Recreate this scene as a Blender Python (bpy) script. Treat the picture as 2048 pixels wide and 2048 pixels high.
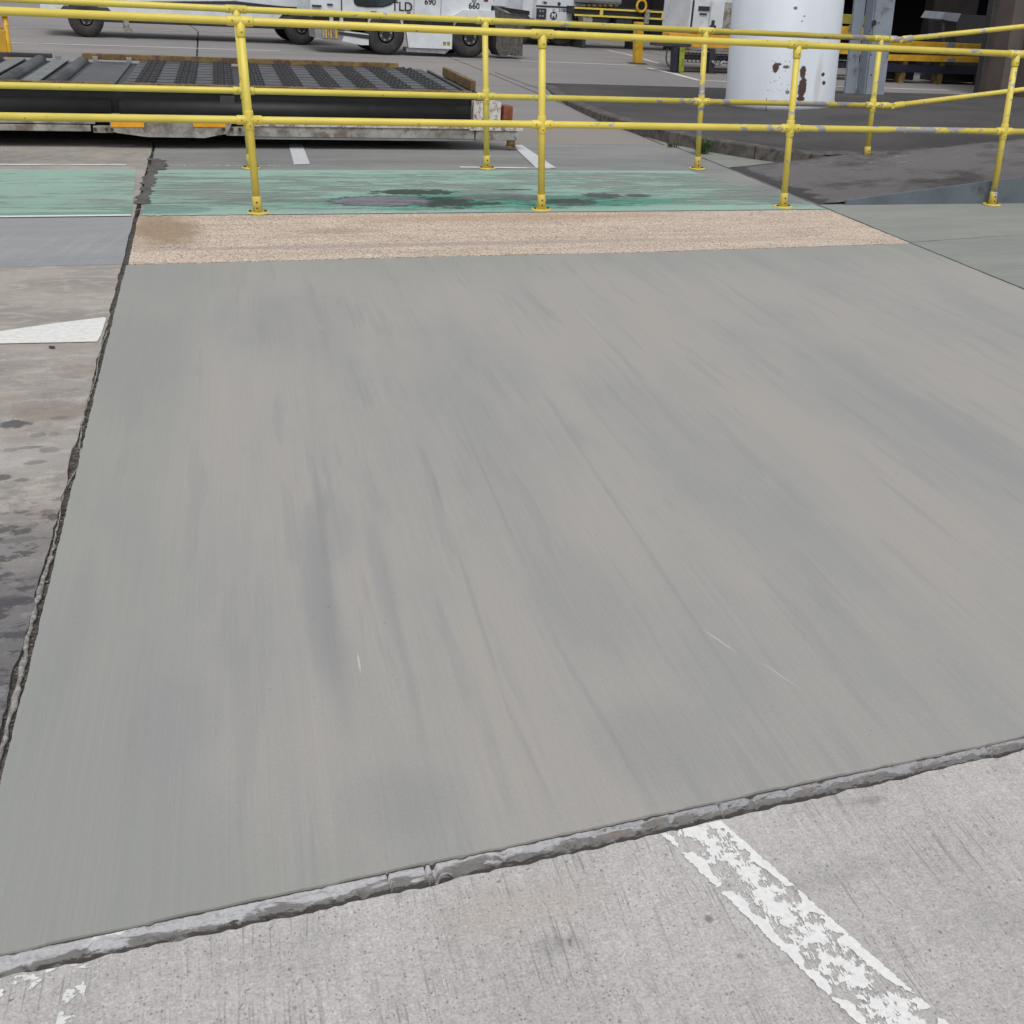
import bpy, bmesh, math, random
from mathutils import Vector, Matrix
random.seed(7)
for o in list(bpy.data.objects): bpy.data.objects.remove(o)
S = bpy.context.scene
COL = S.collection
# ------------------------------------------------------------------ camera
CAMH, FPX = 1.434, 2329.0
p_, r_, y_ = .432, .06, .371
f_ = Vector((math.sin(y_)*math.cos(p_), math.cos(y_)*math.cos(p_), -math.sin(p_)))
rt = Vector((math.cos(y_), -math.sin(y_), 0)); up = rt.cross(f_)
rt2 = rt*math.cos(r_)+up*math.sin(r_); up2 = up*math.cos(r_)-rt*math.sin(r_)
cd = bpy.data.cameras.new('camera'); cam = bpy.data.objects.new('camera', cd); COL.objects.link(cam)
M = Matrix((rt2, up2, -f_)).transposed().to_4x4(); M.translation = Vector((0, 0, CAMH)); cam.matrix_world = M
cd.sensor_width = 36; cd.sensor_fit = 'HORIZONTAL'; cd.lens = 36*FPX/2048; cd.clip_start = .05; cd.clip_end = 600
S.camera = cam
S.render.resolution_x = S.render.resolution_y = 1024
# ------------------------------------------------------------------ world, sun, exposure
w = bpy.data.worlds.new('World'); S.world = w; w.use_nodes = True
nt = w.node_tree; nt.nodes.clear()
sky = nt.nodes.new('ShaderNodeTexSky'); sky.sky_type = 'NISHITA'; sky.sun_disc = False
SUN_EL, SUN_ROT = math.radians(58), math.radians(200)
sky.sun_elevation = SUN_EL; sky.sun_rotation = SUN_ROT; sky.air_density = 1.2; sky.dust_density = 4
hs = nt.nodes.new('ShaderNodeHueSaturation'); hs.inputs['Saturation'].default_value = .22
bg = nt.nodes.new('ShaderNodeBackground'); bg.inputs['Strength'].default_value = .13
wo = nt.nodes.new('ShaderNodeOutputWorld')
nt.links.new(sky.outputs[0], hs.inputs['Color']); nt.links.new(hs.outputs[0], bg.inputs[0]); nt.links.new(bg.outputs[0], wo.inputs[0])
sd = bpy.data.lights.new('sun', 'SUN'); sd.energy = .9; sd.angle = math.radians(28); sd.color = (1, .97, .93)
sun = bpy.data.objects.new('sun', sd); COL.objects.link(sun)
# direction towards the sun, matching the sky's rotation (measured clockwise from +Y)
sdir = Vector((math.sin(SUN_ROT)*math.cos(SUN_EL), math.cos(SUN_ROT)*math.cos(SUN_EL), math.sin(SUN_EL)))
sun.rotation_euler = sdir.to_track_quat('Z', 'Y').to_euler()
S.view_settings.view_transform = 'Standard'; S.view_settings.look = 'None'
S.view_settings.gamma = 1; S.view_settings.exposure = .02
# ------------------------------------------------------------------ photo pixel (of 2048) -> place
def ray(px, py): return rt2*((px-1024)/FPX)-up2*((py-1024)/FPX)+f_
def G(px, py, z=0.):
    d = ray(px, py); t = (z-CAMH)/d.z; return Vector((d.x*t, d.y*t, z))
def at(px, py, Y):
    d = ray(px, py); t = Y/d.y; return Vector((d.x*t, Y, CAMH+d.z*t))
LX, LY = -.055, .021          # plumb things lean against the sloping apron
def XL(Y): return -.46+.11*Y    # left joint
def XR(Y): return 4.35+.115*Y   # right joint
# ------------------------------------------------------------------ node helper
class NT:
    def __init__(s, name, rough=.8, metal=0.):
        s.m = bpy.data.materials.new(name); s.m.use_nodes = True; s.t = s.m.node_tree
        s.b = s.t.nodes['Principled BSDF']; s.b.inputs['Roughness'].default_value = rough; s.b.inputs['Metallic'].default_value = metal
        s.out = s.t.nodes['Material Output']
        s._p = None
    def L(s, a, sock):
        if isinstance(a, bpy.types.NodeSocket): s.t.links.new(a, sock)
        else:
            if hasattr(sock.default_value, '__len__') and not hasattr(a, '__len__'): a = [a]*len(sock.default_value)
            if hasattr(a, '__len__') and hasattr(sock.default_value, '__len__') and len(sock.default_value) == 4 and len(a) == 3: a = (*a, 1)
            sock.default_value = a
    def xyz(s):
        if not s._p:
            tc = s.t.nodes.new('ShaderNodeTexCoord'); sp = s.t.nodes.new('ShaderNodeSeparateXYZ')
            s.t.links.new(tc.outputs['Object'], sp.inputs[0]); s._p = (sp.outputs[0], sp.outputs[1], sp.outputs[2], tc.outputs['Object'])
        return s._p
    def m_(s, op, a, b=0., c=0., clamp=False):
        n = s.t.nodes.new('ShaderNodeMath'); n.operation = op; n.use_clamp = clamp
        s.L(a, n.inputs[0]); s.L(b, n.inputs[1]); s.L(c, n.inputs[2]); return n.outputs[0]
    def vec(s, x, y, z=0.):
        n = s.t.nodes.new('ShaderNodeCombineXYZ'); s.L(x, n.inputs[0]); s.L(y, n.inputs[1]); s.L(z, n.inputs[2]); return n.outputs[0]
    def noise(s, v, scale=1., det=2., rough=.5, dist=0.):
        n = s.t.nodes.new('ShaderNodeTexNoise'); s.L(v, n.inputs['Vector']); s.L(scale, n.inputs['Scale'])
        s.L(det, n.inputs['Detail']); s.L(rough, n.inputs['Roughness']); s.L(dist, n.inputs['Distortion']); return n.outputs['Fac']
    def voro(s, v, scale=1., out='Distance', rnd=1., feat='F1'):
        n = s.t.nodes.new('ShaderNodeTexVoronoi'); n.feature = feat; s.L(v, n.inputs['Vector']); s.L(scale, n.inputs['Scale']); s.L(rnd, n.inputs['Randomness']); return n.outputs[out]
    def step(s, f, a, b, lo=0., hi=1.):
        n = s.t.nodes.new('ShaderNodeMapRange'); n.interpolation_type = 'SMOOTHSTEP'; s.L(f, n.inputs[0])
        for i, v in enumerate((a, b, lo, hi)): s.L(v, n.inputs[i+1])
        return n.outputs[0]
    def mix(s, f, a, b, mode='MIX'):
        n = s.t.nodes.new('ShaderNodeMix'); n.data_type = 'RGBA'; n.blend_type = mode
        s.L(f, n.inputs[0]); s.L(a, n.inputs[6]); s.L(b, n.inputs[7]); return n.outputs[2]
    def blob(s, cx, cy, rx, ry, soft=.5, nz=.6, nscale=8., a=None, b=None, ysc=1.):
        x, y, z, v = s.xyz(); a = x if a is None else a; b = y if b is None else b
        dx = s.m_('DIVIDE', s.m_('SUBTRACT', a, cx), rx); dy = s.m_('DIVIDE', s.m_('SUBTRACT', b, cy), ry)
        d = s.m_('SQRT', s.m_('ADD', s.m_('MULTIPLY', dx, dx), s.m_('MULTIPLY', dy, dy)))
        n = s.noise(s.vec(a, s.m_('MULTIPLY', b, ysc)), nscale, 4, .65)
        d = s.m_('ADD', d, s.m_('MULTIPLY', s.m_('SUBTRACT', n, .5), 2*nz))
        return s.step(d, 1-soft, 1+soft, 1., 0.)
    def col(s, c): s.L(c, s.b.inputs['Base Color']); return s
    def bump(s, h, st=.3, dist=.01):
        n = s.t.nodes.new('ShaderNodeBump'); s.L(h, n.inputs['Height']); s.L(st, n.inputs['Strength']); s.L(dist, n.inputs['Distance']); s.t.links.new(n.outputs[0], s.b.inputs['Normal']); return s
    def alpha(s, a): s.L(a, s.b.inputs['Alpha']); return s
def mul(s, c, f): return s.mix(1., c, s.vec(f, f, f), 'MULTIPLY')

def simple(name, c, rough=.55, metal=0., var=.12, sc=6., dirt=0., dirtc=(.08, .065, .05)):
    s = NT(name, rough, metal); x, y, z, v = s.xyz()
    n = s.noise(v, sc, 5, .6); f = s.step(n, .3, .7, 1-var, 1+var)
    cc = mul(s, c, f)
    if dirt: cc = s.mix(s.step(s.noise(v, sc*1.7, 6, .7), .62-dirt*.25, .78-dirt*.2), cc, dirtc)
    s.col(cc); return s.m
# ------------------------------------------------------------------ mesh helper
class MB:
    def __init__(s): s.v = []; s.f = []; s.sm = []
    def add(s, vs, fs, smooth=False):
        k = len(s.v); s.v += [tuple(a) for a in vs]; s.f += [[i+k for i in f] for f in fs]; s.sm += [smooth]*len(fs); return s
    def box(s, x0, x1, y0, y1, z0, z1, sh=None, ch=0.):
        if ch:   # chamfered box: rounded vertical and horizontal edges
            bm = bmesh.new(); bmesh.ops.create_cube(bm, size=1)
            for q in bm.verts: q.co = Vector(((x0+x1)/2+q.co.x*(x1-x0), (y0+y1)/2+q.co.y*(y1-y0), (z0+z1)/2+q.co.z*(z1-z0)))
            bmesh.ops.bevel(bm, geom=bm.edges[:], offset=ch, segments=2, affect='EDGES', profile=.7)
            bm.verts.index_update(); vs = [q.co.copy() for q in bm.verts]; fs = [[q.index for q in f.verts] for f in bm.faces]; bm.free()
            if sh: vs = [sh(a) for a in vs]
            return s.add(vs, fs)
        vs = [Vector((x, y, z)) for z in (z0, z1) for y in (y0, y1) for x in (x0, x1)]
        if sh: vs = [sh(a) for a in vs]
        return s.add(vs, [(0, 2, 3, 1), (4, 5, 7, 6), (0, 1, 5, 4), (2, 6, 7, 3), (0, 4, 6, 2), (1, 3, 7, 5)])
    def tube(s, a, b, r, r2=None, n=16, cap=True):
        a = Vector(a); b = Vector(b); r2 = r if r2 is None else r2; d = (b-a).normalized()
        e = d.orthogonal().normalized(); g = d.cross(e); vs = []
        for c, q in ((a, r), (b, r2)):
            for i in range(n): t = 2*math.pi*i/n; vs.append(c+e*math.cos(t)*q+g*math.sin(t)*q)
        s.add(vs, [(i, (i+1) % n, n+(i+1) % n, n+i) for i in range(n)], True)
        if cap: s.add(vs, [tuple(range(n-1, -1, -1)), tuple(range(n, 2*n))])
        return s
    def pipe(s, pts, r, n=10):
        for a, b in zip(pts, pts[1:]): s.tube(a, b, r, n=n)
        return s
    def lathe(s, c, ax, prof, n=32):  # prof: (along axis, radius)
        c = Vector(c); d = Vector(ax).normalized(); e = d.orthogonal().normalized(); g = d.cross(e); vs = []
        for h, q in prof:
            for i in range(n): t = 2*math.pi*i/n; vs.append(c+d*h+e*math.cos(t)*q+g*math.sin(t)*q)
        fs = []
        for k in range(len(prof)-1):
            for i in range(n): fs.append((k*n+i, k*n+(i+1) % n, (k+1)*n+(i+1) % n, (k+1)*n+i))
        s.add(vs, fs, True); m = len(prof)-1
        s.add(vs, [tuple(range(n-1, -1, -1)), tuple(m*n+i for i in range(n))]); return s
    def prism(s, poly, y0, y1):  # poly in x,z extruded along y
        n = len(poly); vs = [(x, y0, z) for x, z in poly]+[(x, y1, z) for x, z in poly]
        return s.add(vs, [tuple(range(n)), tuple(range(2*n-1, n-1, -1))]+[(i, n+i, n+(i+1) % n, (i+1) % n) for i in range(n)])
    def build(s, name, mat, parent=None, off=None):
        me = bpy.data.meshes.new(name)
        off = Vector(off) if off is not None else Vector()
        me.from_pydata([tuple(Vector(a)-off) for a in s.v], [], s.f); me.polygons.foreach_set('use_smooth', s.sm)
        bm = bmesh.new(); bm.from_mesh(me); bmesh.ops.remove_doubles(bm, verts=bm.verts[:], dist=1e-5)
        bmesh.ops.recalc_face_normals(bm, faces=bm.faces[:]); bm.to_mesh(me); bm.free()
        me.materials.append(mat)
        o = bpy.data.objects.new(name, me); COL.objects.link(o)
        if parent is not None: o.parent = parent
        return o
def tag(o, label=None, cat=None, group=None, kind=None):
    if label: o['label'] = label
    if cat: o['category'] = cat
    if group: o['group'] = group
    if kind: o['kind'] = kind
    return o
def empty(name, loc, label, cat, group=None):
    o = bpy.data.objects.new(name, None); COL.objects.link(o); o.location = loc; o.empty_display_size = .2
    return tag(o, label, cat, group)
def part(mb, name, mat, root):    # part whose vertices were given in world coordinates
    r = root
    off = Vector(root.location)
    if root.parent: off = off+Vector(root.parent.location)
    return mb.build(name, mat, root, off=off)
def sub(mb, name, mat, par):      # sub-part: par is a mesh at local origin under a root
    return mb.build(name, mat, par, off=Vector(par.parent.location))
def text(body, size, loc, mat, parent, name='lettering', thick=.002, rx=90, bold=0.):
    c = bpy.data.curves.new('lettering', 'FONT'); c.body = body; c.size = size; c.extrude = thick; c.align_x = 'CENTER'; c.align_y = 'CENTER'; c.offset = bold
    t = bpy.data.objects.new('tmp', c); COL.objects.link(t)
    dg = bpy.context.evaluated_depsgraph_get(); me = bpy.data.meshes.new_from_object(t.evaluated_get(dg))
    bpy.data.objects.remove(t); me.materials.clear(); me.materials.append(mat)
    q = Matrix.Rotation(math.radians(rx), 4, 'X'); me.transform(Matrix.Translation(Vector(loc)-Vector(parent.location if parent.parent is None else parent.parent.location)) @ q)
    o = bpy.data.objects.new(name, me); COL.objects.link(o); o.parent = parent; return o

# ================================================================== MATERIALS
LINES = [((1102, 812), (1592, 1545), .008, .26), ((915, 1100), (1010, 1400), .006, .34), ((1020, 1420), (1100, 1600), .006, .3), ((755, 1060), (850, 1500), .012, .26), ((632, 960), (655, 1150), .010, .4), ((648, 1130), (690, 1430), .022, .34),
         ((930, 860), (1050, 1130), .006, .3), ((1115, 1290), (1290, 1580), .007, .28), ((865, 950), (885, 1020), .006, .36), ((1230, 700), (1400, 900), .012, .18)]
def concrete_new():
    s = NT('new_brushed_concrete', .75); x, y, z, v = s.xyz()
    u = s.m_('SUBTRACT', x, s.m_('MULTIPLY', y, .13))
    wv = s.m_('ADD', u, s.m_('MULTIPLY', s.noise(s.vec(x, y), .8, 1), .12))
    big = s.noise(s.vec(s.m_('MULTIPLY', wv, 1.9), s.m_('MULTIPLY', y, .55), 3.), 1.15, 4, .55, .3)
    st = s.noise(s.vec(s.m_('MULTIPLY', wv, 8.), s.m_('MULTIPLY', y, .7), 1.), 1.0, 4, .6)
    st2 = s.noise(s.vec(s.m_('MULTIPLY', u, 26.), s.m_('MULTIPLY', y, .8), 7.), 1.0, 3, .6)
    fine = s.noise(s.vec(s.m_('MULTIPLY', u, 240.), s.m_('MULTIPLY', y, 1.6), 2.), 1.0, 3, .6)
    blot = s.noise(s.vec(x, y, 9.), 9., 4, .6)
    edge = s.m_('ADD', s.step(u, .1, -.45, 0., 1.), s.m_('MULTIPLY', s.step(y, 1.95, 1.5, 0., 1.), s.step(x, 1., .1, 0., .7)))
    edge = s.m_('ADD', edge, s.step(y, 5.0, 6.2, 0., .85))
    f = s.m_('ADD', s.m_('MULTIPLY', big, 1.0), s.m_('ADD', s.m_('MULTIPLY', st, .34), s.m_('MULTIPLY', blot, .14)))
    f = s.m_('ADD', f, s.m_('MULTIPLY', edge, .17))
    k = s.step(f, .56, 1.06)
    c = s.mix(k, (.366, .349, .327), (.300, .305, .298))
    n9 = s.noise(s.vec(s.m_('MULTIPLY', u, 14.), s.m_('MULTIPLY', y, 1.1), 12.), 1., 3, .55)
    c = s.mix(s.m_('MULTIPLY', s.step(n9, .56, .66), .24), c, (.235, .247, .252))
    for (px, py, rx, ry, am) in ((632, 1180, .035, .42, .55), (655, 1060, .06, .22, .35), (1160, 1180, .13, .30, .30), (1020, 980, .16, .45, .22), (760, 1150, .02, .35, .35), (345, 1450, .09, .16, .25), (1300, 1480, .12, .13, .28), (800, 1600, .10, .10, .30), (600, 640, .25, .5, .30), (270, 700, .18, .5, .2), (1900, 860, .08, .8, .35), (150, 1250, .03, .35, .4)):
        q = G(px, py); c = s.mix(s.m_('MULTIPLY', s.blob(q.x-.13*q.y, q.y, rx, ry, .5, .55, 6, u, y, .35), am), c, (.245, .254, .262))
    c = mul(s, c, s.step(s.noise(v, 130., 4, .75), .32, .68, .955, 1.035))
    c = mul(s, c, s.step(s.noise(s.vec(s.m_('MULTIPLY', u, 75.), s.m_('MULTIPLY', y, .9), 21.), 1., 2, .5), .3, .7, .985, 1.012))
    c = s.mix(s.m_('MULTIPLY', s.step(edge, .2, 1.), .45), c, (.29, .30, .275))
    drk = s.step(st2, .62, .80)
    c = s.mix(s.m_('MULTIPLY', s.m_('MULTIPLY', drk, s.step(st, .46, .62)), .16), c, (.24, .25, .25))
    c = mul(s, c, s.step(fine, .25, .75, .972, 1.026))
    for (px, py, l, am) in ((718, 1325, .035, .75), (1437, 1280, .05, .7), (1170, 630, .3, .35), (1560, 1350, .05, .5), (640, 655, .03, .5)):
        q = G(px, py); tilt = .14 if px < 1300 else -.22
        c = s.mix(s.m_('MULTIPLY', s.blob(q.x-tilt*q.y, q.y, .0022, l, .5, .4, 40, s.m_('SUBTRACT', x, s.m_('MULTIPLY', y, tilt)), y), am), c, (.56, .54, .47))
    for (pa, pb, wd, am) in LINES:
        A = G(*pa); B_ = G(*pb); tl = (A.x-B_.x)/(A.y-B_.y); uu = s.m_('SUBTRACT', x, s.m_('MULTIPLY', y, tl)); my = (A.y+B_.y)/2; hy = abs(A.y-B_.y)/2*1.1
        c = s.mix(s.m_('MULTIPLY', s.blob(A.x-tl*A.y, my, wd, hy, .8, .7, 9, uu, y, .3), am), c, (.225, .23, .235))
    # fine pale scratches and few dark specks
    sc = s.m_('MULTIPLY', s.step(s.noise(s.vec(s.m_('MULTIPLY', u, 120.), s.m_('MULTIPLY', y, 5.), 5.), 1., 1.), .80, .86), s.step(s.noise(s.vec(x, y, 4.), 1.3, 1), .52, .6))
    c = s.mix(s.m_('MULTIPLY', sc, .6), c, (.55, .53, .48))
    sp = s.step(s.m_('ADD', s.voro(s.vec(x, y), 11.), s.m_('MULTIPLY', s.noise(v, 3., 2), .12)), .095, .075)
    c = s.mix(s.m_('MULTIPLY', sp, .5), c, (.16, .15, .14))
    s.col(c); s.bump(s.m_('ADD', fine, s.m_('MULTIPLY', st2, .5)), .22, .004); return s.m
def concrete_fore():
    s = NT('weathered_pitted_concrete', .85); x, y, z, v = s.xyz()
    u = s.m_('SUBTRACT', x, s.m_('MULTIPLY', y, .13)); uw = s.m_('ADD', u, s.m_('MULTIPLY', s.noise(v, 4., 2), .02))
    big = s.noise(v, 2.6, 5, .6); mot = s.noise(v, 22., 5, .7); gr = s.noise(v, 190., 4, .75)
    lines = s.noise(s.vec(s.m_('MULTIPLY', uw, 210.), s.m_('MULTIPLY', y, 5.)), 1., 3, .6)
    wide = s.noise(s.vec(s.m_('MULTIPLY', uw, 60.), s.m_('MULTIPLY', y, 3.), 4.), 1., 3, .6)
    c = s.mix(s.step(big, .35, .68), (.52, .50, .49), (.455, .436, .426))
    c = s.mix(s.m_('MULTIPLY', s.step(mot, .45, .75), .4), c, (.33, .315, .305))
    c = mul(s, c, s.step(gr, .32, .68, 0.78, 1.16)); c = mul(s, c, s.step(s.noise(v, 75., 4, .8), .32, .68, .86, 1.1))
    lm = s.m_('MULTIPLY', s.step(lines, .54, .68), s.step(s.noise(s.vec(x, y, 2.), 5., 3), .40, .62, .12, .75))
    c = s.mix(s.m_('MULTIPLY', lm, .7), c, (.17, .16, .15))
    c = mul(s, c, s.step(wide, .3, .7, 1.05, .95))
    pv = s.vec(s.m_('MULTIPLY', uw, 1.25), y, 0.); pit = s.voro(pv, 95.); sel = s.noise(v, 60., 2); pm = s.step(s.m_('ADD', pit, s.m_('MULTIPLY', sel, .5)), .43, .34)
    pit2 = s.voro(pv, 34.); pm2 = s.step(s.m_('ADD', pit2, s.m_('MULTIPLY', s.noise(v, 13., 2), .5)), .33, .26)
    pmm = s.m_('MAXIMUM', pm, pm2)
    c = s.mix(s.m_('MULTIPLY', pmm, .5), c, (.10, .09, .085))
    for (px, py, rx, ry, a) in ((1110, 1890, .035, .02, .3), (1740, 1600, .03, .012, .42), (1418, 1838, .008, .008, .8), (1480, 1912, .006, .006, .5), (1680, 1745, .12, .03, .18), (2000, 1850, .1, .05, .16), (600, 1900, .1, .06, .15)):
        g = G(px, py); c = s.mix(s.m_('MULTIPLY', s.blob(g.x, g.y, rx, ry, .6, 1.1, 45), a), c, (.15, .14, .16))
    g = G(1050, 1810); c = s.mix(s.m_('MULTIPLY', s.blob(g.x, g.y, .12, .05, .6, .6, 12), .25), c, (.42, .36, .28))
    s.col(c); h = s.m_('SUBTRACT', s.m_('ADD', s.m_('MULTIPLY', gr, .5), s.m_('MULTIPLY', wide, .3)), s.m_('ADD', pmm, s.m_('MULTIPLY', lm, .5)))
    s.bump(h, .55, .003); return s.m
def concrete_old(name='old_stained_concrete', oils=True):
    s = NT(name, .85); x, y, z, v = s.xyz()
    hv = s.vec(s.m_('MULTIPLY', x, .7), s.m_('MULTIPLY', y, 1.3))
    big = s.noise(hv, 2.3, 5, .6, .4); gr = s.noise(v, 120., 3, .7); mot = s.noise(hv, 14., 5, .65)
    c = s.mix(s.step(big, .35, .65), (.38, .35, .31), (.285, .262, .238))
    c = s.mix(s.m_('MULTIPLY', s.step(mot, .48, .66), .6), c, (.46, .44, .42))
    if oils:
        c = s.mix(s.m_('MULTIPLY', s.step(s.noise(hv, 3., 5, .6), .5, .68), s.step(y, 5., 4.6, 0., .75)), c, (.255, .205, .175))
        c = s.mix(s.m_('MULTIPLY', s.step(s.m_('ADD', y, s.m_('MULTIPLY', s.noise(hv, 2.5, 4), .9)), 3.75, 3.2), .8), c, (.115, .115, .125))
        c = s.mix(s.m_('MULTIPLY', s.step(s.noise(v, 11., 5, .7), .52, .62), s.step(y, 4.9, 4.5, 0., .4)), c, (.20, .19, .19))
        c = s.mix(s.m_('MULTIPLY', s.blob(-.30, 3.62, .3, .12, .6, .8, 6), .35), c, (.46, .455, .45))
        c = s.mix(s.m_('MULTIPLY', s.step(s.noise(s.vec(x, s.m_('MULTIPLY', y, 1.6), 5.), 9., 6, .7), .50, .58), s.step(y, 3.5, 3.1, 0., .75)), c, (.05, .05, .06))
        c = s.mix(s.m_('MULTIPLY', s.step(s.noise(s.vec(x, s.m_('MULTIPLY', y, 1.6), 8.), 14., 6, .7), .58, .64), s.step(y, 3.5, 3.1, 0., .6)), c, (.26, .26, .27))
        for px, py, rx, ry, a in ((30, 848, .05, .045, .85), (75, 870, .025, .03, .45), (100, 900, .035, .03, .4), (70, 925, .035, .02, .45), (20, 900, .02, .02, .35), (110, 868, .02, .025, .3), (45, 960, .02, .02, .5), (8, 955, .02, .03, .75), (120, 835, .03, .02, .3), (60, 895, .04, .015, .5), (95, 1022, .02, .012, .5), (35, 1080, .05, .02, .4), (20, 1200, .04, .03, .7)):
            g = G(px, py); c = s.mix(s.m_('MULTIPLY', s.blob(g.x, g.y, rx, ry*.8, .22, .75, 30), a), c, (.075, .07, .08))
    c = mul(s, c, s.step(gr, .3, .7, .9, 1.08)); s.col(c); s.bump(s.m_('ADD', gr, mot), .3, .003); return s.m
def concrete_plain(name, a, b, streak=0., sc=1.3, horiz=True):
    s = NT(name, .82); x, y, z, v = s.xyz()
    hv = s.vec(s.m_('MULTIPLY', x, .6), s.m_('MULTIPLY', y, 2.4)) if horiz else v
    n = s.noise(hv, sc, 5, .6, .3); g = s.noise(v, 90., 3, .7); st = s.noise(s.vec(s.m_('MULTIPLY', s.m_('SUBTRACT', x, s.m_('MULTIPLY', y, .35)), 14.), y), 1., 3)
    c = s.mix(s.step(n, .35, .65), a, b); c = mul(s, c, s.step(g, .3, .7, .92, 1.07)); c = mul(s, c, s.step(st, .5, .8, 1., 1.+streak))
    n2 = s.noise(hv, 9., 4, .7); c = mul(s, c, s.step(n2, .3, .7, .94, 1.05))
    s.col(c); s.bump(g, .2, .003); return s.m
def apron_mat():
    s = NT('apron_concrete', .8); x, y, z, v = s.xyz()
    hv = s.vec(s.m_('MULTIPLY', x, .35), y); n = s.noise(hv, .8, 6, .6); n2 = s.noise(v, .25, 3, .5); g = s.noise(v, 40., 3, .7)
    c = s.mix(s.step(n, .35, .65), (.285, .262, .25), (.225, .212, .21)); c = s.mix(s.step(n2, .4, .6, 0., .5), c, (.22, .22, .225))
    c = s.mix(s.step(y, 13., 11.2, 0., .6), c, (.30, .265, .235))
    c = mul(s, c, s.step(g, .3, .7, .92, 1.07)); s.col(c); return s.m
def asphalt_mat(name='asphalt', pale=0.):
    s = NT(name, .9); x, y, z, v = s.xyz()
    n = s.noise(v, 1.1, 5, .6); g = s.noise(v, 75., 3, .8); sp = s.step(s.noise(v, 55., 3, .8), .60, .76)
    c = s.mix(s.step(n, .35, .65), (.048, .045, .046), (.072, .067, .067))
    if pale:
        c = s.mix(s.step(s.noise(s.vec(x, y, 5.), 1.7, 5, .65), .36, .54), c, (.140, .131, .135))
        e = s.m_('SUBTRACT', x, s.m_('MULTIPLY', y, .115)); c = s.mix(s.step(s.m_('ADD', e, s.m_('MULTIPLY', s.noise(s.vec(x, y), 5., 4, .6), .42)), 4.74, 4.68), c, (.05, .047, .05))
        wf = s.m_('MULTIPLY', s.step(s.noise(s.vec(s.m_('MULTIPLY', x, 3.), s.m_('MULTIPLY', y, 12.)), 1., 4, .7), .60, .68), s.blob(6.9, 8.7, .8, .35, .5, .5, 3)); c = s.mix(s.m_('MULTIPLY', wf, .6), c, (.42, .41, .42))
    c = s.mix(s.m_('MULTIPLY', sp, .35), c, (.26, .245, .25)); c = mul(s, c, s.step(g, .3, .7, .72, 1.28))
    s.col(c); s.bump(g, .5, .006); return s.m
def aggregate_mat():
    s = NT('exposed_tan_aggregate', .85); x, y, z, v = s.xyz()
    vc = s.voro(v, 105., 'Color'); sp = s.t.nodes.new('ShaderNodeSeparateColor'); s.t.links.new(vc, sp.inputs[0])
    c = s.mix(s.step(sp.outputs[0], .2, .8), (.67, .55, .45), (.575, .485, .41))
    c = s.mix(s.step(sp.outputs[1], .80, .86), c, (.34, .26, .21)); c = s.mix(s.step(sp.outputs[2], .80, .86), c, (.74, .64, .53))
    d = s.voro(v, 105.); c = s.mix(s.step(d, .42, .62, 0., .45), c, (.28, .21, .165))
    n = s.noise(s.vec(s.m_('MULTIPLY', x, .8), s.m_('MULTIPLY', y, 5.)), 1.6, 5, .6); c = mul(s, c, s.step(n, .35, .7, 1.06, .84))
    for (px, py, rx, ry, a, cc) in ((325, 458, .20, .40, .75, (.26, .18, .105)), (690, 462, .25, .08, .4, (.30, .22, .15)), (1000, 436, .9, .09, .5, (.40, .26, .13)), (1230, 432, .5, .05, .4, (.42, .26, .13)), (900, 488, 1.8, .05, .55, (.30, .26, .25)), (1500, 480, .8, .04, .22, (.33, .29, .28)), (320, 495, .16, .03, .3, (.2, .16, .13))):
        g = G(px, py); c = s.mix(s.m_('MULTIPLY', s.blob(g.x, g.y, rx, ry, .45, .5, 7), a), c, cc)
    s.col(c); s.bump(d, .4, .006); return s.m
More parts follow.
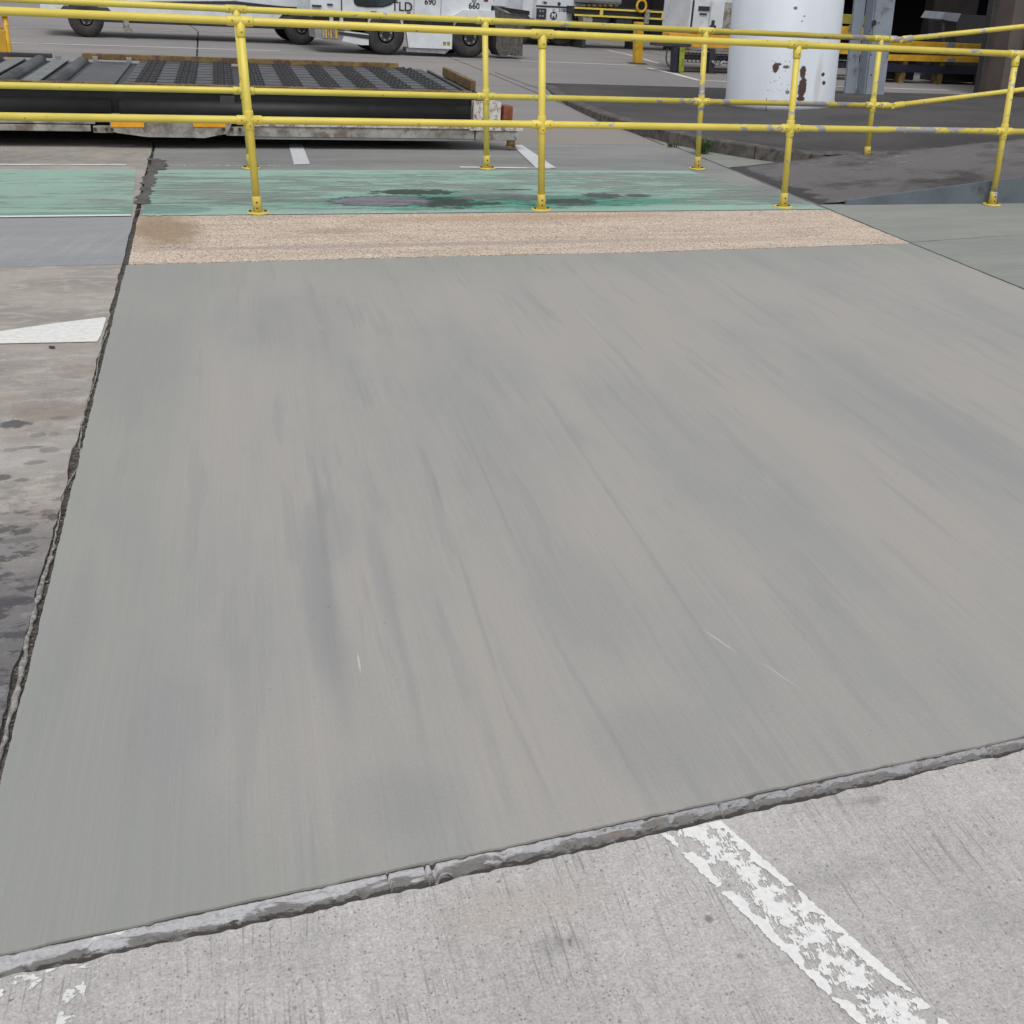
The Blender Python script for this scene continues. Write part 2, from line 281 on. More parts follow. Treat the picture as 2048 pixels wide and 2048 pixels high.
def green_mat():
    s = NT('worn_green_paint', .7); x, y, z, v = s.xyz()
    hv = s.vec(s.m_('MULTIPLY', x, 1.1), s.m_('MULTIPLY', y, 5.5))
    n = s.noise(hv, 1.2, 7, .72, .25); n2 = s.noise(hv, 5., 5, .75); n0 = s.noise(s.vec(x, y, 3.), .85, 3)
    f = s.m_('ADD', s.m_('MULTIPLY', n, .8), s.m_('ADD', s.m_('MULTIPLY', n2, .35), s.m_('MULTIPLY', n0, .35)))
    edge = s.m_('ADD', s.step(y, 7.62, 7.4, 0., .12), s.step(y, 8.85, 9.03, 0., .16)); f = s.m_('ADD', f, edge)
    f = s.m_('ADD', f, s.step(x, 1.5, .2, 0., .035)); f = s.m_('SUBTRACT', f, s.step(x, 3.2, 4.5, 0., .02))
    a = s.step(f, .62, .84)
    c = s.mix(s.step(s.noise(hv, 2.2, 5, .7), .35, .65), (.31, .52, .43), (.34, .46, .41))
    c = s.mix(s.m_('MULTIPLY', s.step(n2, .5, .7), .35), c, (.36, .43, .39))
    a = s.m_('MULTIPLY', a, .9); q0 = G(1000, 405); dk = s.m_('MULTIPLY', s.step(s.noise(hv, 6., 6, .75), .48, .56), s.blob(q0.x, q0.y, 1.1, .24, .5, .6, 5))
    tz = s.m_('MULTIPLY', s.blob(q0.x, q0.y, 1.2, .24, .5, .7, 6), s.step(s.noise(hv, 4., 5, .7), .42, .54)); c = s.mix(tz, c, (.07, .48, .34)); a = s.m_('MAXIMUM', a, s.m_('MULTIPLY', tz, .9)); aa = dk
    # repaired, oily zone
    for (px, py, rx, ry, am, cc, so, nz) in ((900, 398, .62, .20, .85, (.10, .34, .25), .35, .9), (1230, 405, .55, .13, .8, (.10, .36, .27), .35, .9),
                                      (825, 385, .30, .10, .95, (.035, .05, .035), .15, 1.3), (885, 405, .24, .19, .95, (.02, .032, .028), .25, 1.4), (960, 408, .2, .05, .9, (.03, .06, .05), .2, 1.3), (1000, 395, .35, .12, .8, (.20, .20, .22), .2, .8), (1025, 380, .16, .035, .8, (.06, .06, .06), .2, .7),
                                      (765, 403, .36, .19, 1., (.045, .075, .07), .1, .45), (765, 403, .33, .165, 1., (.225, .22, .255), .08, .42),
                                      (1140, 404, .22, .10, .9, (.05, .06, .05), .2, 1.3), (1205, 392, .16, .1, .9, (.07, .07, .08), .25, 1.), (1275, 392, .1, .07, .9, (.08, .08, .09), .25, .7), (1150, 410, .15, .06, .7, (.11, .12, .10), .3, .7), (1230, 412, .08, .02, .7, (.1, .1, .11), .3, .6),
                                      (150, 428, .6, .05, .75, (.15, .30, .26), .25, .4), (330, 420, .28, .14, .75, (.17, .31, .27), .15, .35)):
        g = G(px, py); k = s.m_('MULTIPLY', s.blob(g.x, g.y, rx, ry, so, nz, 13), am); c = s.mix(k, c, cc); a = s.m_('MAXIMUM', a, k)
    c = s.mix(s.m_('MULTIPLY', aa, .92), c, (.045, .07, .062)); a = s.m_('MAXIMUM', a, aa)
    c = mul(s, c, s.step(s.noise(v, 60., 3, .7), .3, .7, .93, 1.06)); s.col(c); s.alpha(a); return s.m
def worn_white(name, cover=.5, hs=(1., 1.), sc=14., lo=.0, c=(.74, .74, .73)):
    s = NT(name, .7); x, y, z, v = s.xyz(); hv = s.vec(s.m_('MULTIPLY', x, hs[0]), s.m_('MULTIPLY', y, hs[1]))
    n = s.noise(hv, sc, 6, .7); a = s.step(n, .62-cover*.3, .68-cover*.3, lo, 1.)
    s.col(mul(s, c, s.step(s.noise(v, 40., 3), .3, .7, .9, 1.04))); s.alpha(a); return s.m
def stripe_mat():
    s = NT('peeling_white_road_paint', .6); x, y, z, v = s.xyz()
    # c = position across the stripe (0 left edge .. 1 right edge)
    l = s.m_('SUBTRACT', 1.218, s.m_('MULTIPLY', y, .205)); wd = .133
    c = s.m_('DIVIDE', s.m_('SUBTRACT', x, l), wd)
    e = s.m_('MINIMUM', c, s.m_('SUBTRACT', 1., c))          # distance to nearest edge
    n = s.noise(v, 26., 3, .5); n2 = s.noise(v, 85., 4, .65); n3 = s.noise(s.vec(s.m_('MULTIPLY', s.m_('SUBTRACT', x, s.m_('MULTIPLY', y, .13)), 320.), s.m_('MULTIPLY', y, 55.)), 1., 3, .6)
    band = s.m_('ADD', s.m_('MULTIPLY', s.step(e, .28, .03, 0., .36), s.step(s.noise(v, 8., 2, .5), .36, .60, .45, 1.)), s.m_('MULTIPLY', n, .85))           # thick solid margins
    solid = s.step(band, .555, .57)
    cen = s.m_('ADD', s.m_('MULTIPLY', n, .55), s.m_('ADD', s.m_('MULTIPLY', n2, .42), s.m_('MULTIPLY', n3, .38)))
    cen = s.m_('ADD', cen, s.step(s.m_('ABSOLUTE', s.m_('SUBTRACT', c, .55)), .3, .05, 0., .06))
    scr = s.step(cen, .695, .715)
    a = s.m_('MAXIMUM', solid, scr)
    rag = s.m_('ADD', e, s.m_('MULTIPLY', s.m_('SUBTRACT', n2, .5), .16)); a = s.m_('MAXIMUM', a, s.step(s.noise(v, 60., 4, .7), .4, .6, .0, .22)); a = s.m_('MULTIPLY', a, s.step(rag, .005, .02))
    s.col(mul(s, (.80, .80, .79), s.step(s.noise(v, 90., 3), .3, .7, .92, 1.03))); s.alpha(a); s.bump(a, .4, .002); return s.m
def mortar_mat():
    s = NT('joint_mortar', .8); x, y, z, v = s.xyz()
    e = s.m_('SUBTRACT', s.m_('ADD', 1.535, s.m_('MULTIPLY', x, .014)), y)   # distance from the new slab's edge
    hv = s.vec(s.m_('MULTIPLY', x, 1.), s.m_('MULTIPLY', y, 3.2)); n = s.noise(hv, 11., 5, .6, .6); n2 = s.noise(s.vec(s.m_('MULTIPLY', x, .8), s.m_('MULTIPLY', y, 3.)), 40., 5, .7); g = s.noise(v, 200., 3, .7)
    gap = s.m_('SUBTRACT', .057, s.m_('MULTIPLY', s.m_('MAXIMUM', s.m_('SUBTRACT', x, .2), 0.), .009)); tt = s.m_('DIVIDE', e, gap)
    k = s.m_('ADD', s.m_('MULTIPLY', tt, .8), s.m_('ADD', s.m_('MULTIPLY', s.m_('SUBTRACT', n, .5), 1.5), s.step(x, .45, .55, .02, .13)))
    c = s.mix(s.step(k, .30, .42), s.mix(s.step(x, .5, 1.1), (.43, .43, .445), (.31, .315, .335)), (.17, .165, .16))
    c = s.mix(s.m_('MULTIPLY', s.step(s.noise(hv, 30., 4, .65), .56, .68), .7), c, (.27, .27, .275))
    c = s.mix(s.m_('MULTIPLY', s.step(s.noise(hv, 40., 4, .6), .54, .68), .4), c, (.20, .195, .19))
    c = s.mix(s.m_('MULTIPLY', s.step(n2, .575, .62), s.step(x, .35, .9, .2, .85)), c, (.085, .062, .045))
    c = s.mix(s.m_('MULTIPLY', s.step(s.noise(hv, 22., 3, .6), .635, .67), s.step(x, .5, 1., 0., .7)), c, (.30, .19, .10))
    c = s.mix(s.step(s.m_('ADD', tt, s.m_('MULTIPLY', s.m_('SUBTRACT', n2, .5), .9)), .56, .66), c, (.05, .045, .042))  # shadow line beside the foreground edge, painted into the mortar colour
    c = s.mix(s.m_('MULTIPLY', s.step(e, .014, .006), s.m_('MULTIPLY', s.step(n, .5, .56), s.step(x, .1, .0, .15, 1.))), c, (.66, .66, .65))
    c = s.mix(s.step(s.m_('ADD', e, s.m_('MULTIPLY', n2, .007)), .0085, .0065), c, (.06, .05, .04))
    c = mul(s, c, s.step(g, .3, .7, .88, 1.1)); s.col(c); s.bump(s.m_('ADD', g, n2), .35, .002); return s.m
def yellow_mat(name, chip=.5, base=(.70, .575, .10)):
    s = NT(name, .42); x, y, z, v = s.xyz()
    wv = s.vec(s.m_('MULTIPLY', x, .6), y, z)
    zone = s.noise(s.vec(x, s.m_('MULTIPLY', y, 2.), z), 1.1, 2); n = s.noise(wv, 13., 4, .6); fine = s.noise(v, 70., 3, .6)
    top = s.step(s.m_('ADD', s.m_('ADD', s.m_('MULTIPLY', zone, .6), s.m_('MULTIPLY', n, 1.0)), s.m_('MULTIPLY', s.m_('ABSOLUTE', s.m_('SUBTRACT', x, 3.6)), -.035)), 1.0-chip*.24, 1.012-chip*.24)
    c = mul(s, base, s.step(s.noise(v, 4., 4), .3, .7, .93, 1.06))
    c = s.mix(s.m_('MULTIPLY', s.step(s.noise(s.vec(x, y, s.m_('MULTIPLY', z, .3)), 30., 4, .7), .60, .8), .3), c, (.50, .36, .12))
    c = s.mix(s.m_('MULTIPLY', s.step(z, .45, 0., 0., .38), s.step(s.noise(v, 7., 4), .3, .7)), c, (.50, .36, .13))    # grime splashed near the ground
    c = s.mix(top, c, (.33, .325, .36)); sp = s.step(s.m_('ADD', s.voro(v, 13.), s.m_('MULTIPLY', s.noise(v, 9., 1), .3)), .235, .20)
    c = s.mix(s.m_('MULTIPLY', sp, .75), c, (.20, .13, .06)); s.col(c); s.bump(s.m_('ADD', fine, s.m_('MULTIPLY', top, -2.)), .12, .002); return s.m
MAT = dict(
    new=concrete_new(), fore=concrete_fore(), old=concrete_old(), oldg=concrete_old('far_old_concrete', False),
    blue=concrete_plain('bluish_new_concrete', (.27, .28, .295), (.30, .31, .32), .12),
    grey=concrete_plain('grey_green_concrete', (.215, .225, .222), (.27, .272, .262), .05),
    right=concrete_plain('greenish_grey_concrete', (.235, .25, .232), (.275, .285, .262), .04),
    apron=apron_mat(), asph=asphalt_mat(), ramp=asphalt_mat('pale_worn_asphalt', 1.), agg=aggregate_mat(), green=green_mat(), mortar=mortar_mat(), stripe=stripe_mat(),
    yel=yellow_mat('chipped_yellow_rail_paint', .38), yel2=yellow_mat('scuffed_yellow_rail_paint', .62, (.67, .555, .10)),
    dark=simple('gritty_joint_dirt', (.075, .066, .056), .95, 0, .5, 60), filler=simple('gritty_grey_joint_filler', (.075, .068, .06), .95, 0, .75, 45, .5, (.045, .04, .035)), sealant=simple('grey_joint_sealant', (.30, .29, .27), .8, 0, .35, 70, .6, (.10, .09, .08)),
    pebble=simple('small_stones', (.15, .13, .11), .9, 0, .7, 25), white=simple('white_vehicle_paint', (.64, .675, .71), .35, 0, .10, 3, .22, (.40, .38, .35)),
    wcol=None, black=simple('black_rubber', (.009, .009, .010), .6, 0, .3, 9), tyre=simple('dusty_tyre_rubber', (.035, .033, .033), .85, 0, .35, 9),
    dmetal=simple('dark_grimy_metal', (.05, .05, .055), .55, .2, .3, 8), castr=simple('caster_rubber', (.022, .022, .025), .6, 0, .3, 9), deck=simple('worn_steel_deck', (.085, .09, .10), .45, .35, .25, 5), gmetal=simple('grey_galvanised_metal', (.33, .34, .35), .45, .4, .2, 9),
    slat=simple('grey_green_plate', (.19, .205, .20), .6, .1, .15, 8), guide=simple('dirty_yellow_brown_guide', (.20, .135, .045), .6, 0, .3, 7, .75, (.10, .05, .03)),
    lframe=simple('dirty_white_frame_paint', (.33, .325, .30), .6, 0, .25, 5, .75, (.16, .13, .11)), wrust=simple('flaking_white_paint_on_rust', (.60, .58, .55), .65, 0, .1, 14, .62, (.15, .05, .025)),
    rust=simple('red_brown_rust', (.20, .065, .03), .85, 0, .4, 18), orange=simple('orange_paint', (.70, .33, .03), .5, 0, .15, 6, .3, (.30, .12, .03)), oy=simple('orange_yellow_paint', (.62, .36, .03), .5, 0, .2, 5, .3, (.28, .15, .03)),
    glass=simple('dark_vehicle_glass', (.035, .045, .05), .08, 0, .3, 3), ink=simple('black_lettering', (.03, .03, .035), .6), kerb=simple('dirty_kerb_concrete', (.105, .095, .09), .9, 0, .35, 7, .5, (.045, .04, .035)),
    plate=simple('blue_grey_steel_plate', (.115, .14, .165), .6, .1, .18, 2.2, .3, (.06, .06, .06)), scol=simple('grey_steel_column_paint', (.25, .285, .335), .5, 0, .08, 2, .28, (.07, .05, .045)),
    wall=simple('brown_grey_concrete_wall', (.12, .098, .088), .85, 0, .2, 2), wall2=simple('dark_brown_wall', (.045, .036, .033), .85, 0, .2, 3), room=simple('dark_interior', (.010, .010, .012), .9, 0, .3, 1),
    weath=simple('weathered_grey_rubber', (.10, .092, .082), .9, 0, .4, 18), navy=simple('dark_navy_metal', (.02, .022, .04), .5, .1, .2, 5), lid=simple('pale_grey_lid', (.22, .24, .28), .6), olive=simple('olive_yellow_paint', (.26, .24, .03), .6, 0, .15, 5),
    gree=simple('yellow_green_paint', (.25, .28, .03), .6, 0, .3, 14, .4, (.08, .08, .04)), leaf=simple('green_weed_leaves', (.05, .09, .025), .7, 0, .4, 20), debris=simple('dry_brown_leaf_litter', (.10, .065, .04), .95, 0, .5, 30),
    sensor=simple('reddish_brown_lens', (.12, .02, .02), .3), refl=simple('orange_reflector', (.85, .38, .02), .4), pink=simple('faded_pinkish_line_paint', (.46, .38, .37), .75, 0, .2, 3), wline=worn_white('worn_white_line_paint', .75, (.5, 3.), 3., .35), wpatch=worn_white('worn_white_box_paint', 1.15, (1., 4.), 6., .5, (.62, .64, .66)),
    thick=worn_white('thick_white_paint', 1.3, (.6, 4.), 9., .6, (.74, .74, .72)), chev=worn_white('scraped_white_paint', .35, (1., 1.4), 26.), darkline=simple('oily_crack_dirt', (.10, .098, .092), .9, 0, .3, 12))
def column_mat():
    s = NT('white_column_paint', .45); x, y, z, v = s.xyz()
    c = mul(s, (.64, .69, .755), s.step(s.noise(s.vec(x, y, s.m_('MULTIPLY', z, .3)), 3., 4), .3, .7, .95, 1.04))
    c = s.mix(s.m_('MULTIPLY', s.step(s.m_('ADD', z, s.m_('MULTIPLY', s.noise(v, 9., 4), .12)), .14, .04), .5), c, (.30, .30, .28))
    return s, c
# ================================================================== GROUND
def jag(pts, amp=.004, step=.04, seed=0):
    rnd = random.Random(seed); out = []
    for a, b in zip(pts, pts[1:]+pts[:1]):
        a = Vector(a[:2]); b = Vector(b[:2]); L = (b-a).length
        # only the part in view is worth subdividing finely
        n = max(1, min(int(L/step), 260)); nrm = Vector((-(b-a).y, (b-a).x)).normalized() if L > 0 else Vector((0, 0)); q = 0
        for i in range(n):
            t = i/n; p = a+(b-a)*t
            if i > 0: q = q*.6+rnd.uniform(-1, 1)*amp; p = p+nrm*q
            out.append(p)
    return out
def slab(name, pts, mat, z=0., th=.05, amp=.004, step=.04, seed=1, struct=True):
    P = jag(pts, amp, step, seed); n = len(P); mb = MB()
    vs = [(p.x, p.y, z) for p in P]+[(p.x, p.y, z-th) for p in P]
    mb.add(vs, [tuple(range(n))]+[(i, i+n, (i+1) % n+n, (i+1) % n) for i in range(n)])
    o = mb.build(name, mat)
    bm = bmesh.new(); bm.from_mesh(o.data); bmesh.ops.triangulate(bm, faces=[f for f in bm.faces if len(f.verts) > 4]); 
    for f in bm.faces:
        if abs(f.normal.z) > .5 and f.normal.z < 0: f.normal_flip()
    bm.to_mesh(o.data); bm.free()
    if struct: o['kind'] = 'structure'
    return o
def sheet(name, pts, mat, z=.004, **k):
    mb = MB(); mb.add([(p[0], p[1], z) for p in pts], [tuple(range(len(pts)))]); o = mb.build(name, mat); o['kind'] = 'structure'
    if o.data.polygons[0].normal.z < 0: o.data.flip_normals()
    return o
sheet('ground', [(-400, -400), (400, -400), (400, 400), (-400, 400)], MAT['dark'], -.045)
g = .010
def fe(x): return 1.535+.014*x
def lo_(x): return 1.478+.023*max(0, x-.2)-.004*min(0, x)
xs = [-3+i*.25 for i in range(41)]
slab('foreground_pavement', [(-6, -5), (8, -5), (8, lo_(2.5))]+[(x, lo_(x)) for x in reversed(xs) if x < 2.6]+[(-6, 1.48)], MAT['fore'], 0, .05, .0030, .012, 3)
slab('new_pavement_slab', [(XL(1.53)+.012, fe(-.3)), (XR(1.6)-g, fe(4.5)), (XR(6.2)-g, 6.19), (4.0, 6.155), (3., 6.128), (1.9, 6.145), (XL(6.14)+.008, 6.13)], MAT['new'], 0, .05, .0016, .012, 4)
slab('tan_aggregate_pavement', [(XL(6.15)+.02, 6.147), (1.9, 6.163), (3., 6.142), (4., 6.173), (XR(6.2)-g, 6.203), (XR(7.32)-g, 7.32), (XL(7.36)+.015, 7.375)], MAT['agg'], 0, .05, .003, .05, 5)
slab('crossing_pavement', [(XL(7.38)+.015, 7.38), (XR(7.33)-g, 7.325), (XR(10.6)-g, 10.6), (XL(10.6)+.012, 10.6)], MAT['grey'], 0, .05, .003, .05, 6)
slab('left_crossing_pavement', [(-12, 7.38), (XL(7.38)-.012, 7.385), (XL(10.6)-.012, 10.6), (-12, 10.6)], MAT['oldg'], 0, .05, .003, .05, 7)
slab('bluish_pavement_slab', [(-12, 6.16), (XL(6.16)-.012, 6.16), (XL(7.37)-.012, 7.375), (-12, 7.37)], MAT['blue'], 0, .05, .0025, .04, 8)
slab('stained_pavement_slab', [(-6, 1.53), (XL(1.55)-.022, 1.53), (XL(2.6)-.014, 2.6), (XL(4.)-.010, 4.), (XL(6.15)-.014, 6.148), (-6, 6.148)], MAT['old'], 0, .05, .004, .03, 9)
slab('right_near_pavement', [(XR(1.6)+g, 1.6), (12, 1.6), (12, 6.55), (6.0, 6.36), (XR(6.23)+g, 6.22)], MAT['right'], 0, .05, .003, .06, 10)
slab('right_pavement', [(XR(6.24)+g, 6.235), (6.0, 6.372), (12, 6.562), (12, 10.6), (XR(10.6)+g, 10.6)], MAT['right'], 0, .05, .004, .06, 11)
# far apron as large cast bays
bx = [(-160, 1.03), (1.03, 5.5), (5.5, 11.6), (11.6, 160)]
def sk(x, y): return x+.11*(y-10.6)
for i, (a, b) in enumerate(bx):
    for j, (c, d) in enumerate(((10.612, 16.4), (16.42, 21.0), (21.02, 26.9), (26.93, 200))):
        if i == 1 and j == 0: pass
        slab('apron', [(sk(a, c) if abs(a) < 100 else a, c), (sk(b, c)-.03 if abs(b) < 100 else b, c), (sk(b, d if d < 100 else 60)-.03 if abs(b) < 100 else b, d), (sk(a, d if d < 100 else 60) if abs(a) < 100 else a, d)], MAT['apron'], 0, .05, .0, 50, 20+i*5+j)
# green crossing paint and lines
sheet('green_crossing_paint', [(XL(7.385)+.03, 7.385), (XR(7.34)-.02, 7.335), (XR(9.05)-.45, 9.05), (XL(9.07)+.05, 9.07)], MAT['green'], .003)
sheet('green_crossing_paint', [(-6, 7.41), (XL(7.4)-.03, 7.40), (XL(9.08)-.08, 9.08), (-6, 9.09)], MAT['green'], .003)
def ribbon(name, pts, wd, mat, z=.004, wob=0., seed=2, kind='structure'):
    rnd = random.Random(seed); P = [Vector((a[0], a[1])) for a in pts]; Q = []
    for a, b in zip(P, P[1:]):
        n = max(1, int((b-a).length/.05)) if wob else 1
        for i in range(n): Q.append(a+(b-a)*i/n)
    Q.append(P[-1]); vs = []; N = len(Q)
    for i, p in enumerate(Q):
        d = (Q[min(i+1, N-1)]-Q[max(i-1, 0)]).normalized(); nn = Vector((-d.y, d.x))
        w1 = wd*.5*(1+rnd.uniform(-wob, wob)); w2 = wd*.5*(1+rnd.uniform(-wob, wob))
        vs += [(*(p+nn*w1), z), (*(p-nn*w2), z)]
    mb = MB(); mb.add(vs, [(2*i, 2*i+1, 2*i+3, 2*i+2) for i in range(N-1)]); o = mb.build(name, mat)
    if o.data.polygons[0].normal.z < 0: o.data.flip_normals()
    if kind: o['kind'] = kind
    return o
def gl(L, z=0.): return [G(*p, z) for p in L]
ribbon('painted_line', [(-6, 9.30), (.40, 9.29)], .05, MAT['wline'])
ribbon('painted_line', [(XL(9.3)+.1, 9.28), (1.6, 9.26)], .03, MAT['chev'])
ribbon('painted_line', [(-6, 7.385), (XL(7.385)-.03, 7.388)], .045, MAT['wline'], .006)
ribbon('painted_line', [(XL(7.385)+.03, 7.372), (2.2, 7.366)], .022, MAT['chev'], .006)
ribbon('painted_line', gl([(920, 335), (1100, 337)]), .05, MAT['wline'])
sheet('painted_line', gl([(577, 289), (604, 288), (620, 329), (588, 330)]), MAT['wpatch'])
sheet('painted_line', gl([(1025, 292), (1044, 291), (1112, 337), (1072, 337)]), MAT['wpatch'], .006)
sheet('painted_line', [(-3, 4.86), *[(p.x, p.y) for p in gl([(0, 689), (195, 685), (202, 672), (213, 638), (208, 636), (110, 648), (0, 664)])], (-3, 5.08)], MAT['thick'])
for L, wd, m in (([(0, 55), (620, 68)], .1, 'pink'), ([(-400, 78), (0, 85), (560, 102)], .09, 'wline'), ([(1040, 122), (1272, 131)], .09, 'wline'), ([(700, 113), (1050, 121)], .08, 'pink'),
                ([(1212, 100), (1250, 108), (1318, 127)], .07, 'wline'), ([(1295, 136), (1345, 147), (1398, 161), (1470, 164)], .12, 'wline'), ([(1410, 154), (1640, 166)], .04, 'pink'), ([(1645, 172), (1900, 181)], .09, 'wline'), ([(1240, 101), (1330, 106), (1480, 109)], .07, 'pink')):
    ribbon('painted_line', gl(L), wd, MAT[m])
ribbon('expansion_joint', gl([(990, 145), (1040, 164), (1090, 182)]), .025, MAT['darkline'], .003, .3)
ribbon('expansion_joint', gl([(1180, 85), (1290, 104), (1360, 118)]), .03, MAT['darkline'], .003, .3)
# ragged dirt patch widening the left joint across the crossing
ribbon('joint_repair', [(XL(7.75)+.01, 7.75), (XL(8.2)+.03, 8.2), (XL(8.6)+.02, 8.6), (XL(9.0)+.035, 9.0), (XL(9.35)+.05, 9.35), (XL(9.6)+.02, 9.6)], .075, MAT['darkline'], .0045, .55, 5)
ribbon('joint_repair', [(XL(9.0)+.07, 9.05), (XL(9.25)+.09, 9.3), (XL(9.5)+.06, 9.5)], .10, MAT['darkline'], .006, .5, 9)
# peeling stripe in the foreground: sheet follows the stripe line
sl = lambda y: 1.218-.205*y
sheet('painted_stripe', [(sl(.4), .4), (sl(.4)+.133, .4), (sl(1.503)+.133, lo_(1.04)-.004), (sl(1.495), lo_(.91)-.004)], MAT['stripe'], .0025)
sheet('painted_stripe', [(XL(1.4)-.4, 1.40), (-.19, 1.425), (-.135, 1.474), (-.6, 1.474)], MAT['chev'], .0025)
sheet('painted_stripe', [(-.16, 1.26), (-.125, 1.26), (-.085, 1.472), (-.115, 1.472)], MAT['chev'], .0025)
# mortar filling between the new slab and the foreground
def mortar():
    rnd = random.Random(11); from mathutils import noise as NZ
    cr = [G(px, py).x for px, py in ((784, 1765), (860, 1755), (874, 1750), (1457, 1625), (1985, 1500))]; crw = [.0022, .0015, .006, .0035, .002]
    nx, ny = 1300, 14; x0, x1 = -.9, 2.75; vs = []
    for i in range(nx+1):
        x = x0+(x1-x0)*i/nx; a = fe(x)+.002; b = lo_(x)-.006
        cut = max([max(0, 1-abs(x-c-.003*math.sin(40*c))/(w_)) for c, w_ in zip(cr, crw)]+[0])
        for j in range(ny+1):
            t = j/ny; y = a+(b-a)*t; n1 = NZ.noise(Vector((x*9, t*2, 0))); n2 = NZ.noise(Vector((x*38, t*5, 3))); n3 = NZ.noise(Vector((x*140, t*14, 6)))
            z = -.0035-.017*t**1.3*(1+.25*n1)-.004*max(0, n1)*t+.0020*n2+.0007*n3-.004*max(0, n2-.25)*8*min(1, 6*t)-.008*max(0, t-.8)*5
            hole = NZ.noise(Vector((x*22, t*2.2, 9)));
            if x > .45 and hole > .30: z -= (hole-.30)*.05*min(1, t*4)
            z -= .014*(cut > .0)*min(1, cut*2)
            if j == 0: z = -.006
            vs.append((x, y, min(z, -.0012)))
    mb = MB(); mb.add(vs, [(i*(ny+1)+j, (i+1)*(ny+1)+j, (i+1)*(ny+1)+j+1, i*(ny+1)+j+1) for i in range(nx) for j in range(ny)], True)
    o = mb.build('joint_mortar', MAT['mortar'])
    if o.data.polygons[0].normal.z < 0: o.data.flip_normals()
    o['kind'] = 'structure'
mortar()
# left joint: sealant strip and loose grit
def sealant():
    pts = []; y = 1.9
    while y < 5.0:
        x = XL(y)-.006+.004*math.sin(y*9)+(.018*math.exp(-((y-3.55)/.12)**2))
        pts.append(Vector((x+random.uniform(-.0025, .0025), y, -.006+random.uniform(-.003, .002)))); y += .022
    mb = MB(); n = 6; vs = []
    rnd = random.Random(4)
    for p in pts:
        w_ = .0062*(1.2 if p.y < 3.0 else .5)*rnd.uniform(.45, 1.35)
        for k in range(n): t = 2*math.pi*k/n; vs.append((p.x+w_*math.cos(t), p.y, p.z+.005*math.sin(t)))
    N = len(pts); mb.add(vs, [(i*n+k, i*n+(k+1) % n, (i+1)*n+(k+1) % n, (i+1)*n+k) for i in range(N-1) for k in range(n)], True)
    o = mb.build('joint_sealant', MAT['sealant']); o['kind'] = 'structure'
sealant()
sheet('joint_filler', [(XL(1.5)-.06, 1.5), (XL(1.5)+.05, 1.5), (XL(7.38)+.05, 7.38), (XL(7.38)-.06, 7.38)], MAT['filler'], -.011)
def stone(mb, c, r, rnd, sq=.6):
    ico = [(0, 0, 1), (.9, 0, .4), (.28, .85, .4), (-.72, .53, .4), (-.72, -.53, .4), (.28, -.85, .4), (.72, .53, -.4), (-.28, .85, -.4), (-.9, 0, -.4), (-.28, -.85, -.4), (.72, -.53, -.4), (0, 0, -1)]
    fs = [(0, 1, 2), (0, 2, 3), (0, 3, 4), (0, 4, 5), (0, 5, 1), (1, 6, 2), (2, 7, 3), (3, 8, 4), (4, 9, 5), (5, 10, 1), (6, 7, 2), (7, 8, 3), (8, 9, 4), (9, 10, 5), (10, 6, 1), (11, 7, 6), (11, 8, 7), (11, 9, 8), (11, 10, 9), (11, 6, 10)]
    mb.add([(c[0]+a*r*rnd.uniform(.7, 1.2), c[1]+b*r*rnd.uniform(.7, 1.2), c[2]+d*r*sq*rnd.uniform(.7, 1.2)) for a, b, d in ico], fs)
rnd = random.Random(3); mb = MB()
for i in range(1500):
    y = 1.56+(rnd.random()**1.3)*4.4; x = XL(y)+rnd.uniform(-.028, .024)*(1 if y < 3.2 else .7); stone(mb, (x, y, rnd.uniform(-.012, -.006)), rnd.uniform(.0015, .0045), rnd)
for i in range(500):
    y = 7.4+rnd.random()*3; stone(mb, (XL(y)+rnd.uniform(-.03, .04), y, rnd.uniform(-.02, .001)), rnd.uniform(.003, .008), rnd)
for i in range(500):
    x = rnd.uniform(-.8, 2.6); stone(mb, (x, lo_(x)+rnd.uniform(-.002, .012), -.024), rnd.uniform(.0015, .004), rnd)
tag(mb.build('gravel', MAT['pebble']), 'loose grit and small stones lodged in the pavement joints', 'gravel', kind='stuff')
# ------------------------------------------------------------------ raised asphalt island, kerb, ramp
def zp(x, y):
    near = .11+.085*max(0, min(x, 9.5)-6.8); t = max(0, min(1, (17-y)/6.2)); return near*t+.004
KB = [(6.30, 9.30), (5.97, 9.72), (5.72, 10.22), (5.60, 10.75), (5.56, 11.3), (5.58, 12.3), (5.78, 13.6), (6.05, 14.9), (6.55, 16.6)]
def interp(y):
    for a, b in zip(KB, KB[1:]):
        if a[1] <= y <= b[1]: t = (y-a[1])/(b[1]-a[1]); return a[0]+(b[0]-a[0])*t
    return KB[0][0] if y < KB[0][1] else KB[-1][0]
ys = [9.22+i*.15 for i in range(52)]; ys[-1] = 17.0
mb = MB(); nxp = 50; vs = []
for y in ys:
    xl = interp(y)+.13; xr = 34
    for i in range(nxp+1): t = (i/nxp)**2.6; x = xl+(xr-xl)*t; vs.append((x, y, zp(x, y)))
mb.add(vs, [(j*(nxp+1)+i, j*(nxp+1)+i+1, (j+1)*(nxp+1)+i+1, (j+1)*(nxp+1)+i) for j in range(len(ys)-1) for i in range(nxp)], True)
tag(mb.build('asphalt_pavement', MAT['asph']), kind='structure')
